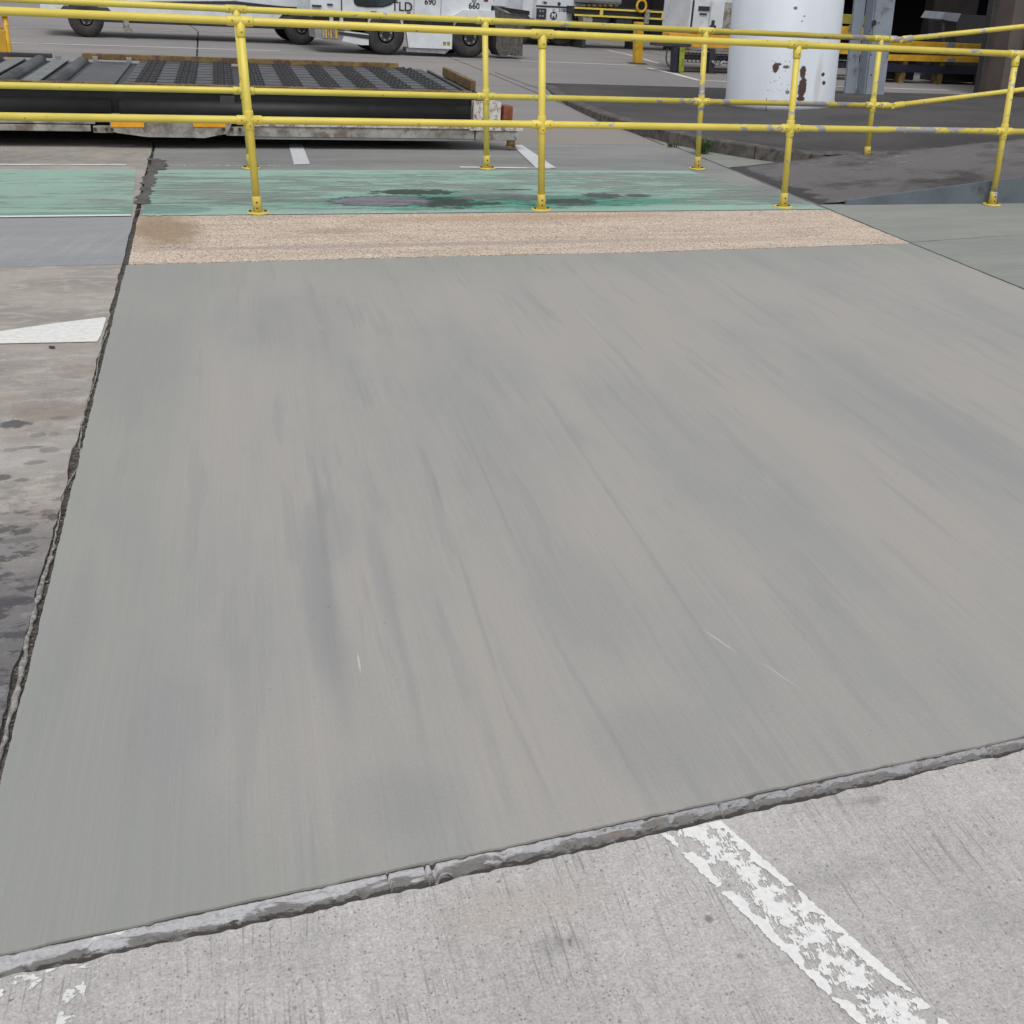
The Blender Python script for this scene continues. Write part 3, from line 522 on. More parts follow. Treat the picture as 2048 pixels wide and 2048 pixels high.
# kerb stones along the island edge
def pathpts(step):
    out = []
    for a, b in zip(KB, KB[1:]):
        a = Vector(a); b = Vector(b); n = max(1, round((b-a).length/step))
        for i in range(n): out.append(a+(b-a)*i/n)
    out.append(Vector(KB[-1])); return out
kp = [Vector((7.2, 9.05))]+pathpts(.75); mb = MB()
kroot = None
for i in range(len(kp)-1):
    a, b = kp[i], kp[i+1]; d = (b-a).normalized(); n = Vector((d.y, -d.x)); n = n if n.x > 0 or (abs(n.x) < .3 and n.y > 0) else -n
    a2 = a+d*.006; b2 = b-d*.006
    za = zp(a.x+.1, a.y)+.004; zb = zp(b.x+.1, b.y)+.004
    q = [(a2, -.03, 0), (a2, za-.012, 0), (a2, za, .014), (a2, za, .15), (a2, -.03, .15)]
    vs = [(*(p+n*o), z) for p, z, o in q]+[(*(p+n*o), z) for p, z, o in [(b2, -.03, 0), (b2, zb-.012, 0), (b2, zb, .014), (b2, zb, .15), (b2, -.03, .15)]]
    mb.add(vs, [(0, 1, 2, 3, 4), (9, 8, 7, 6, 5)]+[(k, (k+1) % 5, 5+(k+1) % 5, 5+k) for k in range(5)])
tag(mb.build('kerb', MAT['kerb']), kind='structure')
# ramp
def zr(x, y):
    xe = XR(y)+.03; t = max(0, x-xe); full = .105*min(t, 3.9)
    return max(.004, full if t < 6 else full)
mb = MB(); vs = []; NX, NY = 40, 16; Y0, Y1 = 7.52, 9.23
for j in range(NY+1):
    y = Y0+(Y1-Y0)*j/NY
    for i in range(NX+1):
        x = XR(y)+.02+(12-XR(y))*i/NX; z = zr(x, y)
        if y > 9.0: z = min(z, zp(x, 9.3)+.01) if x > 6.5 else z*(1-(y-9.0)/.23*.0)
        vs.append((x, y, z))
mb.add(vs, [(j*(NX+1)+i, j*(NX+1)+i+1, (j+1)*(NX+1)+i+1, (j+1)*(NX+1)+i) for j in range(NY) for i in range(NX)], True)
bot = []
k = 0
for i in range(NX):      # back face of the ramp
    a = vs[NY*(NX+1)+i]; b = vs[NY*(NX+1)+i+1]; mb.add([a, b, (b[0], b[1], -.03), (a[0], a[1], -.03)], [(0, 1, 2, 3)])
tag(mb.build('asphalt_ramp', MAT['ramp']), kind='structure')
mb = MB(); poly = [(5.45, -.02)]+[(x, max(.004, zr(x, 7.43))+.012) for x in (5.45, 5.8, 6.2, 6.6, 7.0, 7.6, 8.2, 9.1)]+[(12, zr(12, 7.43)+.012), (12, -.02)]
mb.prism(poly, 7.494, 7.516); o = mb.build('steel_edge_plate', MAT['plate']); tag(o, 'blue grey steel plate edging the front side of the asphalt ramp', 'edge plate')
# debris and weeds
rnd = random.Random(8); mb = MB()
for i in range(900):
    x = rnd.uniform(6.5, 10.2); y = 9.22+rnd.gauss(0, .035)-.02*(x-7); stone(mb, (x, y, max(zp(x, 9.3), 0)+.006), rnd.uniform(.004, .012)*(1 if x < 8.2 else .7), rnd, .5)
for i in range(260):
    t = rnd.random(); a = Vector(KB[0]).lerp(Vector(KB[3]), t); stone(mb, (a.x-rnd.random()*.06, a.y-rnd.random()*.05, .002), rnd.uniform(.003, .010), rnd, .5)
tag(mb.build('leaf_litter', MAT['debris']), 'dry brown litter gathered along the ramp and kerb', 'leaf litter', kind='stuff')
def weed(px, py, n, h, label, z=0.):
    g0 = G(px, py, z); mb = MB()
    for i in range(n):
        a = rnd.uniform(0, 6.28); l = h*rnd.uniform(.5, 1.1); sp = rnd.uniform(.2, .9); b = Vector((math.cos(a), math.sin(a), 0)); p0 = g0+b*.012+Vector((rnd.uniform(-.05, .05), rnd.uniform(-.02, .02), 0)); sd_ = Vector((-b.y, b.x, 0))*rnd.uniform(.004, .009)
        m1 = p0+b*l*sp*.5+Vector((0, 0, l*.75)); m2 = p0+b*l*sp+Vector((0, 0, l*rnd.uniform(.5, 1.)))
        mb.add([p0-sd_*.4, p0+sd_*.4, m1+sd_, m1-sd_, m2], [(0, 1, 2, 3), (3, 2, 4)])
    o = mb.build('weed', MAT['leaf'], None, off=g0); o.location = g0
    tag(o, label, 'weed', 'weeds growing at the kerb')
weed(1403, 308, 90, .17, 'larger green weed tuft at the kerb foot behind a rear rail post')
weed(1345, 295, 26, .07, 'small green weed tuft left of the rear rail post at the kerb')
weed(1205, 250, 14, .05, 'tiny weed sprouting at the far dark edge of the asphalt')
# small things on the ground
mb = MB(); g0 = G(104, 697); stone(mb, (g0.x, g0.y, .006), .014, rnd, .45); tag(mb.build('pebble', MAT['dmetal']), 'small dark chip lying just before the white painted wedge', 'pebble')

# ================================================================== RAILINGS
R_ = .0225
def post(root, x, y, z0, z1, mat, fit_z, tee_top=True, name='post'):
    def P(z): return Vector((x+LX*z, y+LY*z, z))
    mb = MB(); mb.tube(P(z0), P(z1), R_*1.02, n=20)
    po = part(mb, name, mat, root)
    fl = MB(); c = P(z0); fl.lathe(c+Vector((0, 0, .0015)), (0, 0, 1), [(0, .070), (.006, .070), (.009, .066)], 28); fl.lathe(c+Vector((0, 0, .010)), (LX, LY, 1), [(0, .030), (.09, .028), (.094, .0255)], 20)
    sub(fl, 'base_flange', mat, po)
    for s_ in (-1, 1): bo = MB(); bo.lathe(c+Vector((.047*s_, 0, .011)), (0, 0, 1), [(0, .010), (.008, .010)], 6); sub(bo, 'bolt', MAT['dmetal'], po)
    for hz in (.035, .07): bo = MB(); bo.tube(P(z0+hz)+Vector((-.005, -.024, 0)), P(z0+hz)+Vector((-.005, -.0325, 0)), .0055, n=8); sub(bo, 'grub_screw', MAT['dmetal'], po)
    return po
def fitting(root, x, y, z, mat, kind, slope=0.):
    c = Vector((x+LX*z, y+LY*z, z)); d = Vector((1, 0, slope)).normalized(); u = Vector((LX, LY, 1)).normalized(); r = R_*1.24
    mb = MB()
    for s_ in (-1, 1):
        mb.lathe(c, d*s_, [(0, r), (.070, r), (.075, r*.94)], 22)
    if kind == 'tee': mb.lathe(c, -u, [(0, r), (.080, r), (.085, r*.93)], 22)
    else:
        mb.lathe(c-u*.055, u, [(0, r*.94), (.004, r), (.106, r), (.110, r*.94)], 22)
    for a in ((-.048, 0), (.048, 0)) + (((0, -.058),) if kind == 'tee' else ((0, -.030),)):
        q = c+d*a[0]+u*a[1]; mb.lathe(q+Vector((0, -r*.96, 0)), (0, -1, 0), [(0, .013), (.003, .010)], 12)
    f = part(mb, 'clamp_fitting', mat, root)
    for a in ((-.048, 0), (.048, 0)) + (((0, -.058),) if kind == 'tee' else ((0, -.030),)):
        q = c+d*a[0]+u*a[1]; sc = MB(); sc.tube(q+Vector((0, -r*.9, 0)), q+Vector((0, -r*1.0-.0035, 0)), .0042, n=8); sub(sc, 'grub_screw', MAT['dmetal'], f)
HM, HT = .551, 1.1
FY = 7.43; FX = [1.078+1.893*i for i in range(-1, 5)]
froot = empty('guardrail', (2.97, FY, 0), 'near yellow tube guardrail bolted along the tan strip, chipped on its middle rail', 'guardrail')
for x in FX: post(froot, x, FY, 0, HT, MAT['yel'], None)
for z, nm in ((HT, 'top_rail'), (HM, 'middle_rail')):
    mb = MB(); y = FY+LY*z; mb.tube((-3.2, y, z), (10.2, y, z), R_, n=24); part(mb, nm, MAT['yel'] if z == HT else MAT['yel2'], froot)
for x in FX:
    fitting(froot, x, FY, HT, MAT['yel'], 'tee'); fitting(froot, x, FY, HM, MAT['yel'], 'cross')
RY = 9.155; RX = [-.59, 1.289, 3.166, 5.078]; XD = 6.80
rroot = empty('guardrail', (3.17, RY, 0), 'far yellow tube guardrail, its rails turning upward beside the asphalt ramp', 'guardrail')
for x in RX: post(rroot, x, RY, 0, HT, MAT['yel2'], None)
post(rroot, XD, RY, .095, HT, MAT['yel2'], None)
KX = 7.0
for z, nm, dz in ((HT, 'top_rail', .0), (HM, 'middle_rail', -.012)):
    y = RY+LY*z; mb = MB(); mb.tube((-3.6, y, z), (KX-.07+LX*z, y, z), R_, n=24); part(mb, nm, MAT['yel2'], rroot)
    mb = MB(); k0 = Vector((KX+LX*z, y, z)); k1 = Vector((KX+LX*z+3.2, y, z+.118*3.2)); mb.tube(k0, k1, R_, n=24); part(mb, 'sloping_rail', MAT['yel2'], rroot)
    mb = MB(); r = R_*1.3; mb.lathe(k0+Vector((-.12, 0, 0)), (1, 0, 0), [(0, r), (.08, r), (.095, r*.8), (.13, r*.7)], 20); mb.lathe(k0+Vector((.0, 0, -.002)), (1, 0, .118), [(-.02, r*.7), (.02, r*.85), (.035, r), (.12, r), (.125, r*.9)], 20)
    mb.tube(k0+Vector((.0, -r*.9, 0)), k0+Vector((0, r*.9, 0)), r*.8, n=16); part(mb, 'swivel_joint', MAT['yel2'], rroot)
for x in RX: fitting(rroot, x, RY, HT, MAT['yel2'], 'tee'); fitting(rroot, x, RY, HM, MAT['yel2'], 'cross')
fitting(rroot, XD, RY, HT, MAT['yel2'], 'tee'); fitting(rroot, XD, RY, HM, MAT['yel2'], 'cross')

# ================================================================== PALLET TRANSPORTER DECK
def build_loader():
    root = empty('cargo_transporter', (1.5, 11.4, 0), 'low cargo transporter with black side and steel roller deck behind the railings', 'cargo transporter')
    Y0, Y1, Z = 10.2, 12.75, .485
    def sh(v): v = Vector(v); v.x += .12*(v.y-10.2); return v
    XA, XB, XE = -2.6, 3.36, 3.55
    mb = MB(); mb.box(XA, XB, Y0+.03, Y1-.03, .40, Z-.045, sh); part(mb, 'deck_frame', MAT['dmetal'], root)
    mb = MB(); mb.box(XA, XB, Y0+.02, Y0+.10, .21, .455, sh, .012); part(mb, 'side_panel', MAT['black'], root)
    mb = MB(); mb.tube(sh((.42, Y0-.005, .30)), sh((XB-.03, Y0-.005, .30)), .075, n=20); mb.tube(sh((XA, Y0-.005, .30)), sh((.36, Y0-.005, .30)), .075, n=20); part(mb, 'rubber_roll', MAT['black'], root)
    for (a, b) in ((XA, .40), (.46, XB)):
        mb = MB(); mb.box(a, b, Y0-.02, Y0+.03, Z-.03, Z+.006, sh, .005); part(mb, 'guide_rail', MAT['guide'], root)
    mb = MB(); mb.box(-.08, 3.06, Y1-.05, Y1, Z-.02, Z+.035, sh, .008); part(mb, 'guide_rail', MAT['guide'], root)
    mb = MB(); mb.box(XA, -.35, Y1-.05, Y1, Z-.02, Z+.02, sh, .008); part(mb, 'guide_rail', MAT['dmetal'], root)
    # plates of the right field
    for a, b in ((.46, 1.33), (1.40, 3.30)):
        mb = MB(); mb.box(a, b, Y0+.06, Y1-.07, Z-.044, Z-.014, sh)
        pl = part(mb, 'deck_plate', MAT['deck'], root)
        mb = MB()
        for k in range(1, 9): yy = Y0+.06+(Y1-Y0-.13)*k/9; mb.box(a+.01, b-.01, yy-.004, yy+.004, Z-.0139, Z-.011, sh)
        sub(mb, 'seam', MAT['dmetal'], pl)
    cols = [.62, .93, 1.24, 1.50, 1.82, 2.14, 2.46, 2.78, 3.10]; protos = None
    for ci, cx in enumerate(cols):
        for k in range(11):
            yy = Y0+.16+(Y1-Y0-.32)*k/10; c = sh((cx, yy, Z))
            if protos is None:
                mb = MB()
                mb.box(-.085, .085, -.05, .05, -.0135, -.008)
                for dx, dy in ((-.058, -.03), (0, .03), (.058, -.03)):
                    mb.lathe((dx-.02, dy, -.012), (1, 0, 0), [(0, .012), (.004, .019), (.036, .019), (.040, .012)], 10)
                protos = mb.build('caster', MAT['castr'], root); protos.location = c-Vector(root.location); q = protos
            else:
                q = protos.copy(); COL.objects.link(q); q.parent = root; q.location = c-Vector(root.location)
    # rollers of the left field
    mb = MB(); mb.box(XA, .40, Y0+.06, Y1-.07, Z-.13, Z-.09, sh); part(mb, 'tray', MAT['dmetal'], root)
    k = 0; x = .20
    while x > XA+.2:
        a = sh((x, Y0+.09, Z-.05)); b = sh((x, Y1-.12, Z-.05))
        if k == 0:
            mb = MB(); mb.box(.04, .38, Y0+.07, Y1-.12, Z-.055, Z-.03, sh); part(mb, 'cover_plate', MAT['deck'], root)
        elif k % 2: mb = MB(); mb.tube(sh((x, Y0+.09, Z-.05)), sh((x, Y1-.12, Z-.05)), .062, n=20); part(mb, 'roller', MAT['deck'], root)
        else: mb = MB(); mb.box(x-.065, x+.065, Y0+.08, Y1-.12, Z-.035, Z-.022, sh, .004); part(mb, 'cover_plate', MAT['slat'], root)
        x -= .19 if k else .27; k += 1
    for x in (-.32, .02, .33):
        mb = MB(); mb.box(x, x+.05, Y1-.10, Y1-.06, Z-.03, Z+.012, sh, .004); part(mb, 'lug', MAT['gmetal'], root)
    # lower chassis seen from the railings
    f = Y0-.06
    def X(px, py): return at(px, py, f).x
    def Zz(px, py): return at(px, py, f).z
    mb = MB(); zt, zb = Zz(100, 224), Zz(100, 262)
    mb.box(XA, X(190, 240), f, f+.12, Zz(100, 247), zt, None, .006); mb.box(XA, X(180, 240), f+.004, f+.1, zb, Zz(100, 249), None, .004); part(mb, 'lower_beam', MAT['lframe'], root)
    mb = MB(); pz = [(218, 228), (470, 232), (455, 268), (440, 270), (410, 276), (295, 274), (235, 266), (222, 262)]
    mb.prism([(at(a, b, f-.03).x, at(a, b, f-.03).z) for a, b in pz], f-.03, f+.03); cp = part(mb, 'centre_panel', MAT['lframe'], root)
    for a, b in ((222, 288), (386, 451)): mb = MB(); q0 = at(a, 243, f-.034); q1 = at(b, 252, f-.034); mb.box(q0.x, q1.x, f-.0345, f-.0301, min(q0.z, q1.z)-.01, max(q0.z, q1.z)+.004); sub(mb, 'reflector', MAT['refl'], cp)
    for px in (190, 213, 224, 447, 464, 480): mb = MB(); q0 = at(px, 259, f-.035); mb.tube(q0, q0+Vector((0, .06, 0)), .013, n=10); sub(mb, 'bolt', MAT['dmetal'], cp)
    mb = MB(); q0 = at(186, 252, f-.01); q1 = at(228, 266, f-.01); mb.box(q0.x, q1.x, f-.012, f+.05, q1.z, q0.z, None, .004); q0 = at(452, 254, f-.01); q1 = at(500, 272, f-.01); mb.box(q0.x, q1.x, f-.012, f+.05, q1.z, q0.z, None, .004); part(mb, 'bracket', MAT['lframe'], root)
    mb = MB(); a = at(500, 243, f); b = at(1040, 258, f); mb.box(X(500, 250), X(985, 255), f, f+.1, (at(700, 255, f).z), at(700, 243, f).z, None, .004); part(mb, 'edge_strip', MAT['wrust'], root)
    mb = MB(); mb.box(X(500, 250), X(950, 265), f+.012, f+.1, at(700, 276, f).z, at(700, 254, f).z-.002, None, .005); mb.box(X(952, 270), X(1035, 270), f+.003, f+.12, at(980, 281, f).z, at(980, 262, f).z, None, .012); part(mb, 'lower_beam', MAT['lframe'], root)
    mb = MB(); mb.box(X(500, 250), X(950, 265), f+.001, f+.10, at(700, 279, f).z-.006, at(700, 276, f).z-.003, None, .002); part(mb, 'rubbing_strip', MAT['slat'], root)
    # chassis mass underneath
    mb = MB(); mb.box(XA, XB-.05, Y0+.12, Y1-.25, .10, .38, sh); part(mb, 'chassis', MAT['room'], root)
    for x in (-1.2, 2.7):
        for yy in (Y0+.35, Y1-.45):
            mb = MB(); mb.lathe(sh((x, yy-.08, .13)), (0, 1, 0), [(0, .09), (.02, .13), (.14, .13), (.16, .09)], 20); part(mb, 'wheel', MAT['tyre'], root)
    # right end
    mb = MB(); mb.box(XB, XB+.035, Y0+.05, Y1-.1, .40, Z-.02, sh, .006); mb.box(XB+.05, XB+.16, Y0+.0, Y1-.55, .38, Z-.045, sh, .01); part(mb, 'end_ramp', MAT['dmetal'], root)
    mb = MB(); mb.box(XB+.10, XB+.15, Y0+.55, Y1-.5, Z-.04, Z+.045, sh, .008); part(mb, 'end_guide', MAT['guide'], root)
    mb = MB(); mb.box(X(948, 220), X(1003, 220), f+.01, f+.28, at(975, 246, f).z, at(975, 204, f).z, None, .01); eb = part(mb, 'end_bracket', MAT['wrust'], root)
    mb = MB(); mb.box(X(1008, 220), X(1026, 220), f-.004, f+.14, at(1000, 262, f).z, at(1000, 212, f).z, None, .012); part(mb, 'end_post', MAT['rust'], root)
    mb = MB(); mb.box(X(940, 250), X(1046, 250), f-.008, f+.14, at(1000, 262, f).z, at(1000, 244, f).z, None, .008); part(mb, 'end_sill', MAT['wrust'], root)
    mb = MB(); q0 = at(1035, 272, f-.02); mb.lathe(q0, (0, 1, 0), [(0, .022), (.05, .022)], 14); q0 = at(1005, 256, f); mb.lathe(q0, (0, -1, 0), [(0, .016), (.02, .016)], 10); part(mb, 'tow_eye', MAT['gmetal'], root)
    mb = MB(); q0 = at(1022, 280, f+.05); mb.tube((q0.x, q0.y, q0.z+.02), (q0.x, q0.y, q0.z-.05), .035, .04, 14); mb.tube((q0.x, q0.y, q0.z-.05), (q0.x, q0.y, q0.z-.058), .05, n=14); part(mb, 'jack_foot', MAT['guide'], root)
    mb = MB(); mb.box(X(440, 200), X(470, 205), f+.01, f+.04, at(455, 222, f).z, at(455, 192, f).z, None, .004); part(mb, 'latch', MAT['dmetal'], root)
build_loader()
def step_stand():
    root = empty('step_stand', (-.55, 14.1, 0), 'orange yellow step stand frame partly cut off at the left edge', 'step stand'); Y = 14.0
    for (a, b) in (((-8, 20), (2, 104)), ((8, 22), (19, 104))):
        p0 = at(*a, Y); p1 = at(*b, Y); d = (p1-p0)/(p0.z-p1.z); p1 = p1+d*p1.z; mb = MB(); mb.tube(p0, p1, .028, n=10); mb.tube(p0+Vector((-.35, 0, 0)), p1+Vector((-.35, 0, 0)), .028, n=10); part(mb, 'leg', MAT['oy'], root)
    p0 = at(2, 26, Y); mb = MB(); mb.box(p0.x-.75, p0.x+.06, Y-.05, Y+.35, p0.z-.03, p0.z+.03, None, .01); part(mb, 'step', MAT['oy'], root)
    p1 = at(8, 80, Y); mb = MB(); mb.box(p1.x-.6, p1.x+.02, Y-.03, Y+.3, p1.z-.12, p1.z+.1, None, .01); part(mb, 'lower_step', MAT['oy'], root)
step_stand()
# ================================================================== VEHICLES
def wheel(root, x, y, r, wd, rim=.42, nuts=6, near=True):
    mb = MB(); mb.lathe((x, y, r), (0, 1, 0), [(.03, r*rim), (.0, r*rim*1.15), (-.0, r*.80), (.025, r*.95), (.06, r), (wd-.05, r), (wd-.02, r*.95), (wd, r*.8), (wd, r*.3)], 40)
    w_ = part(mb, 'wheel', MAT['tyre'], root)
    mb = MB(); mb.lathe((x, y+.012, r), (0, 1, 0), [(0, r*rim), (.0, r*rim*.86), (.03, r*rim*.80), (.035, r*.02)], 30); sub(mb, 'rim', MAT['dmetal'], w_)
    mb = MB(); mb.lathe((x, y+.004, r), (0, 1, 0), [(0, r*rim*.46), (.03, r*rim*.46)], 20); sub(mb, 'hub', MAT['black'], w_)
    for k in range(nuts): t = 2*math.pi*(k+.25)/nuts; mb = MB(); mb.lathe((x+math.cos(t)*r*rim*.66, y+.008, r+math.sin(t)*r*rim*.66), (0, 1, 0), [(0, r*rim*.13), (.03, r*rim*.13)], 8); sub(mb, 'wheel_nut', MAT['lid'], w_)
    return w_
def build_tug():
    Y = 21.72; W_ = 1.35
    root = empty('baggage_tractor', (5.9, Y+.6, 0), 'white baggage tractor in side view with TLD lettering and two dusty wheels', 'baggage tractor')
    z0 = .60
    mb = MB(); mb.prism([(4.45, .42), (7.3, .42), (7.3, .66), (4.45, .66)], Y+.12, Y+W_-.12); part(mb, 'chassis', MAT['dmetal'], root)
    mb = MB(); mb.prism([(4.18, z0), (4.72, z0), (4.72, 1.02), (4.35, .97), (4.18, .9)], Y+.02, Y+W_-.02); part(mb, 'hood', MAT['white'], root)
    # cab side with the window opening above frame
    mb = MB(); mb.prism([(4.73, z0+.03), (5.92, z0+.03), (5.92, 1.05), (5.75, 1.62), (4.95, 1.62), (4.73, 1.05)], Y, Y+W_); cb = part(mb, 'cab', MAT['white'], root)
    def Q(px, py, yy=Y): q = at(px, py, yy); return (q.x, q.z)
    wp = [Q(708, -6), Q(711, 6), Q(716, 11), Q(735, 13.5), Q(765, 13.5), Q(779, 9), Q(790, 1), Q(797, -6)]
    top = 1.5
    wp2 = wp+[(wp[-1][0]+.0, 1.1), (wp[-1][0]-.12, top), (wp[0][0]+.05, top)]
    cx = sum(a for a, b in wp2)/len(wp2); cz = sum(b for a, b in wp2)/len(wp2)
    mb = MB(); mb.prism([(cx+(a-cx)*1.06, cz+(b-cz)*1.045) for a, b in wp2], Y-.012, Y+.01); wf = part(mb, 'window', MAT['black'], root)
    mb = MB(); mb.prism([(cx+(a-cx)*.97, cz+(b-cz)*.975) for a, b in wp2], Y-.016, Y+.008); sub(mb, 'pane', MAT['glass'], wf)
    mb = MB(); xx = at(683, 10, Y).x; mb.box(xx-.007, xx+.007, Y-.004, Y+.004, z0+.05, 1.5); part(mb, 'door_gap', MAT['ink'], root)
    mb = MB(); mb.box(4.20, 4.36, Y-.03, Y+.05, .74, .77, None, .004); part(mb, 'door_handle', MAT['ink'], root)
    mb = MB(); mb.prism([(5.925, z0+.02), (7.46, z0+.02), (7.46, 1.2), (5.925, 1.2)], Y+.01, Y+W_-.01); rb = part(mb, 'rear_body', MAT['white'], root)
    fp = [Q(897, 34), Q(922, 19.5), Q(986, 21), Q(987, 38), Q(900, 37)]
    mb = MB(); mb.prism([(a, b) for a, b in fp], Y-.10, Y+.06); part(mb, 'fender', MAT['white'], root)
    mb = MB(); mb.prism([(5.93, .14), (6.74, .14), (6.74, .52), (5.86, .52)], Y+.0, Y+.08); sp = part(mb, 'side_panel', MAT['white'], root)
    q = at(893, 87, Y); mb = MB(); mb.box(q.x-.065, q.x-.01, Y-.004, Y+.001, q.z-.03, q.z+.03); mb.box(q.x+.01, q.x+.065, Y-.004, Y+.001, q.z-.03, q.z+.03); sub(mb, 'marker', MAT['olive'], sp)
    mb = MB(); mb.prism([(5.9, .07), (6.62, .055), (6.72, .135), (5.9, .135)], Y+.03, Y+.3); part(mb, 'sill', MAT['gmetal'], root)
    mb = MB(); mb.prism([Q(690, 62), Q(737, 68), Q(737, 90), Q(722, 90), Q(684, 82)], Y-.02, Y+.5); bp = part(mb, 'front_step', MAT['white'], root)
    mb = MB(); mb.prism([Q(676, 63), Q(737, 70), Q(737, 78), Q(676, 69)], Y-.03, Y-.0205); sub(mb, 'tread_strip', MAT['ink'], bp)
    mb = MB(); mb.prism([Q(630, 58), Q(688, 62), Q(688, 82), Q(665, 81), Q(632, 76)], Y+.02, Y+.6); fb = part(mb, 'front_bumper', MAT['gmetal'], root)
    for k in range(6): mb = MB(); px = 647+k*5; a = at(px, 58, Y); b = at(px, 76, Y); mb.box(a.x-.014, a.x+.014, Y-.01, Y+.019, b.z, a.z); sub(mb, 'grille_bar', MAT['oy' if k % 2 else 'lframe'], fb)
    for px in (828, 882): a = at(px, 10, Y+.01); mb = MB(); mb.box(a.x-.006, a.x+.006, Y+.006, Y+.0095, z0+.06, 1.15); part(mb, 'panel_gap', MAT['lid'], root)
    a = at(747, 24, Y); mb = MB(); mb.box(a.x-.05, a.x+.05, Y-.02, Y-.001, a.z-.012, a.z+.012, None, .003); part(mb, 'door_handle', MAT['ink'], root)
    a = at(817, 27, Y); mb = MB(); mb.box(a.x-.03, a.x+.03, Y-.02, Y-.001, a.z-.02, a.z+.02, None, .004); part(mb, 'hinge', MAT['ink'], root)
    a = at(660, 9, Y); mb = MB(); mb.box(a.x-.05, a.x+.05, Y-.01, Y+.018, a.z-.012, a.z+.012, None, .003); part(mb, 'latch', MAT['ink'], root)
    for x in (5.51, 7.08):
        wheel(root, x, Y-.02, .345, .26, .41); wheel(root, x, Y+W_-.22, .345, .24, .41)
    for px in (663, 683, 740, 753, 803, 911): a = at(px, 42, Y+.05); mb = MB(); mb.box(a.x-.03, a.x+.03, Y+.05, Y+.1, .40, z0+.03); part(mb, 'bracket', MAT['white'], root)
    a = at(804, 14, Y); text('TLD', .21, (a.x, Y-.003, a.z), MAT['ink'], root, bold=.003)
    a = at(858, 4, Y+.01); text('690', .14, (a.x+.02, Y+.006, a.z), MAT['ink'], root, bold=.003)
    a = at(948, 12.5, Y+.01); text('660', .14, (a.x, Y+.006, a.z), MAT['ink'], root, bold=.003)
    a = at(948, 1, Y+.01); mb = MB(); mb.lathe((a.x, Y+.012, a.z), (0, -1, 0), [(0, .045), (.006, .045)], 16); part(mb, 'badge', MAT['lid'], root)
    a = at(974, 2, Y+.01); mb = MB(); mb.box(a.x-.06, a.x+.02, Y+.004, Y+.012, a.z-.01, a.z+.03); part(mb, 'sticker', MAT['sensor'], root)
build_tug()
# weathered dark block behind the tractor
def block():
    Y = 21.85; a = at(1000, 112, Y); b = at(1045, 112, Y)
    root = empty('bumper_block', (a.x, Y, 0), 'weathered dark grey bumper block and flap just behind the white tractor', 'bumper block')
    q = [(994, 66), (1046, 68), (1045, 112), (1030, 112), (1022, 107), (1012, 112), (1000, 112), (992, 96)]
    mb = MB(); P = [(at(x, y, Y).x, max(.015, at(x, y, Y).z)) for x, y in q]; mb.prism(P, Y, Y+.5); part(mb, 'block', MAT['weath'], root)
    q = [(990, 12), (998, 20), (1030, 30), (1062, 38), (1056, 50), (1046, 67), (994, 65), (990, 40)]
    mb = MB(); mb.prism([(at(x, y, Y).x, at(x, y, Y).z) for x, y in q], Y+.05, Y+.4); part(mb, 'flap', MAT['weath'], root)
    mb = MB(); mb.prism([(at(x, y, Y).x, at(x, y, Y).z) for x, y in ((997, 13), (1060, 22), (1060, 31), (1022, 26))], Y+.02, Y+.049); part(mb, 'bar', MAT['black'], root)
    mb = MB()
    for x in (1006, 1015, 1026, 1037): c = at(x, 90, Y); mb.box(c.x-.012, c.x+.012, Y-.012, Y-.001, .12, .38, None, .004)
    part(mb, 'rib', MAT['weath'], root)
block()
def left_vehicle():
    Y = 23.6
    root = empty('belt_loader_truck', (2.4, Y+.7, 0), 'long low white service truck on dark tyres at the upper left', 'service truck')
    for x in (.54, 4.36):
        wheel(root, x, Y-.02, .30, .22, .36, 5); wheel(root, x, Y+1.25, .30, .22, .36, 5)
    mb = MB(); mb.box(.75, 4.15, Y+.1, Y+1.3, .26, .40, None, .02); part(mb, 'chassis', MAT['dmetal'], root)
    mb = MB(); mb.prism([(-.2, .42), (.1, .42), (.25, .58), (.85, .58), (1.0, .42), (3.9, .42), (4.05, .56), (4.7, .56), (4.85, .44), (5.05, .44), (5.05, 1.0), (3.6, .96), (2.6, .74), (-.2, .70)], Y, Y+1.5); bd = part(mb, 'body', MAT['white'], root)
    mb = MB(); a = at(300, 5, Y); mb.prism([at(285, 3, Y).xz, at(470, 2, Y).xz, at(560, 12, Y).xz, at(625, 16, Y).xz, at(625, 19, Y).xz, at(545, 17, Y).xz, at(470, 8, Y).xz, at(285, 6.5, Y).xz], Y-.03, Y-.002); sub(mb, 'trim_strip', MAT['ink'], bd)
    mb = MB(); mb.box(.0, 4.9, Y+.01, Y+.1, .42, .50, None, .004); part(mb, 'sill', MAT['dmetal'], root)
    a = at(252, 42, Y); b = at(255, 62, Y); mb = MB(); mb.box(a.x-.05, a.x+.05, Y-.02, Y+.1, b.z+.03, .44, None, .008); mb.box(a.x-.03, a.x+.11, Y-.02, Y+.1, b.z-.02, b.z+.03, None, .006); part(mb, 'footstep', MAT['lframe'], root)
    mb = MB(); mb.box(4.4, 5.0, Y-.01, Y+.02, .50, .58, None, .003); part(mb, 'hose_box', MAT['gmetal'], root)
left_vehicle()
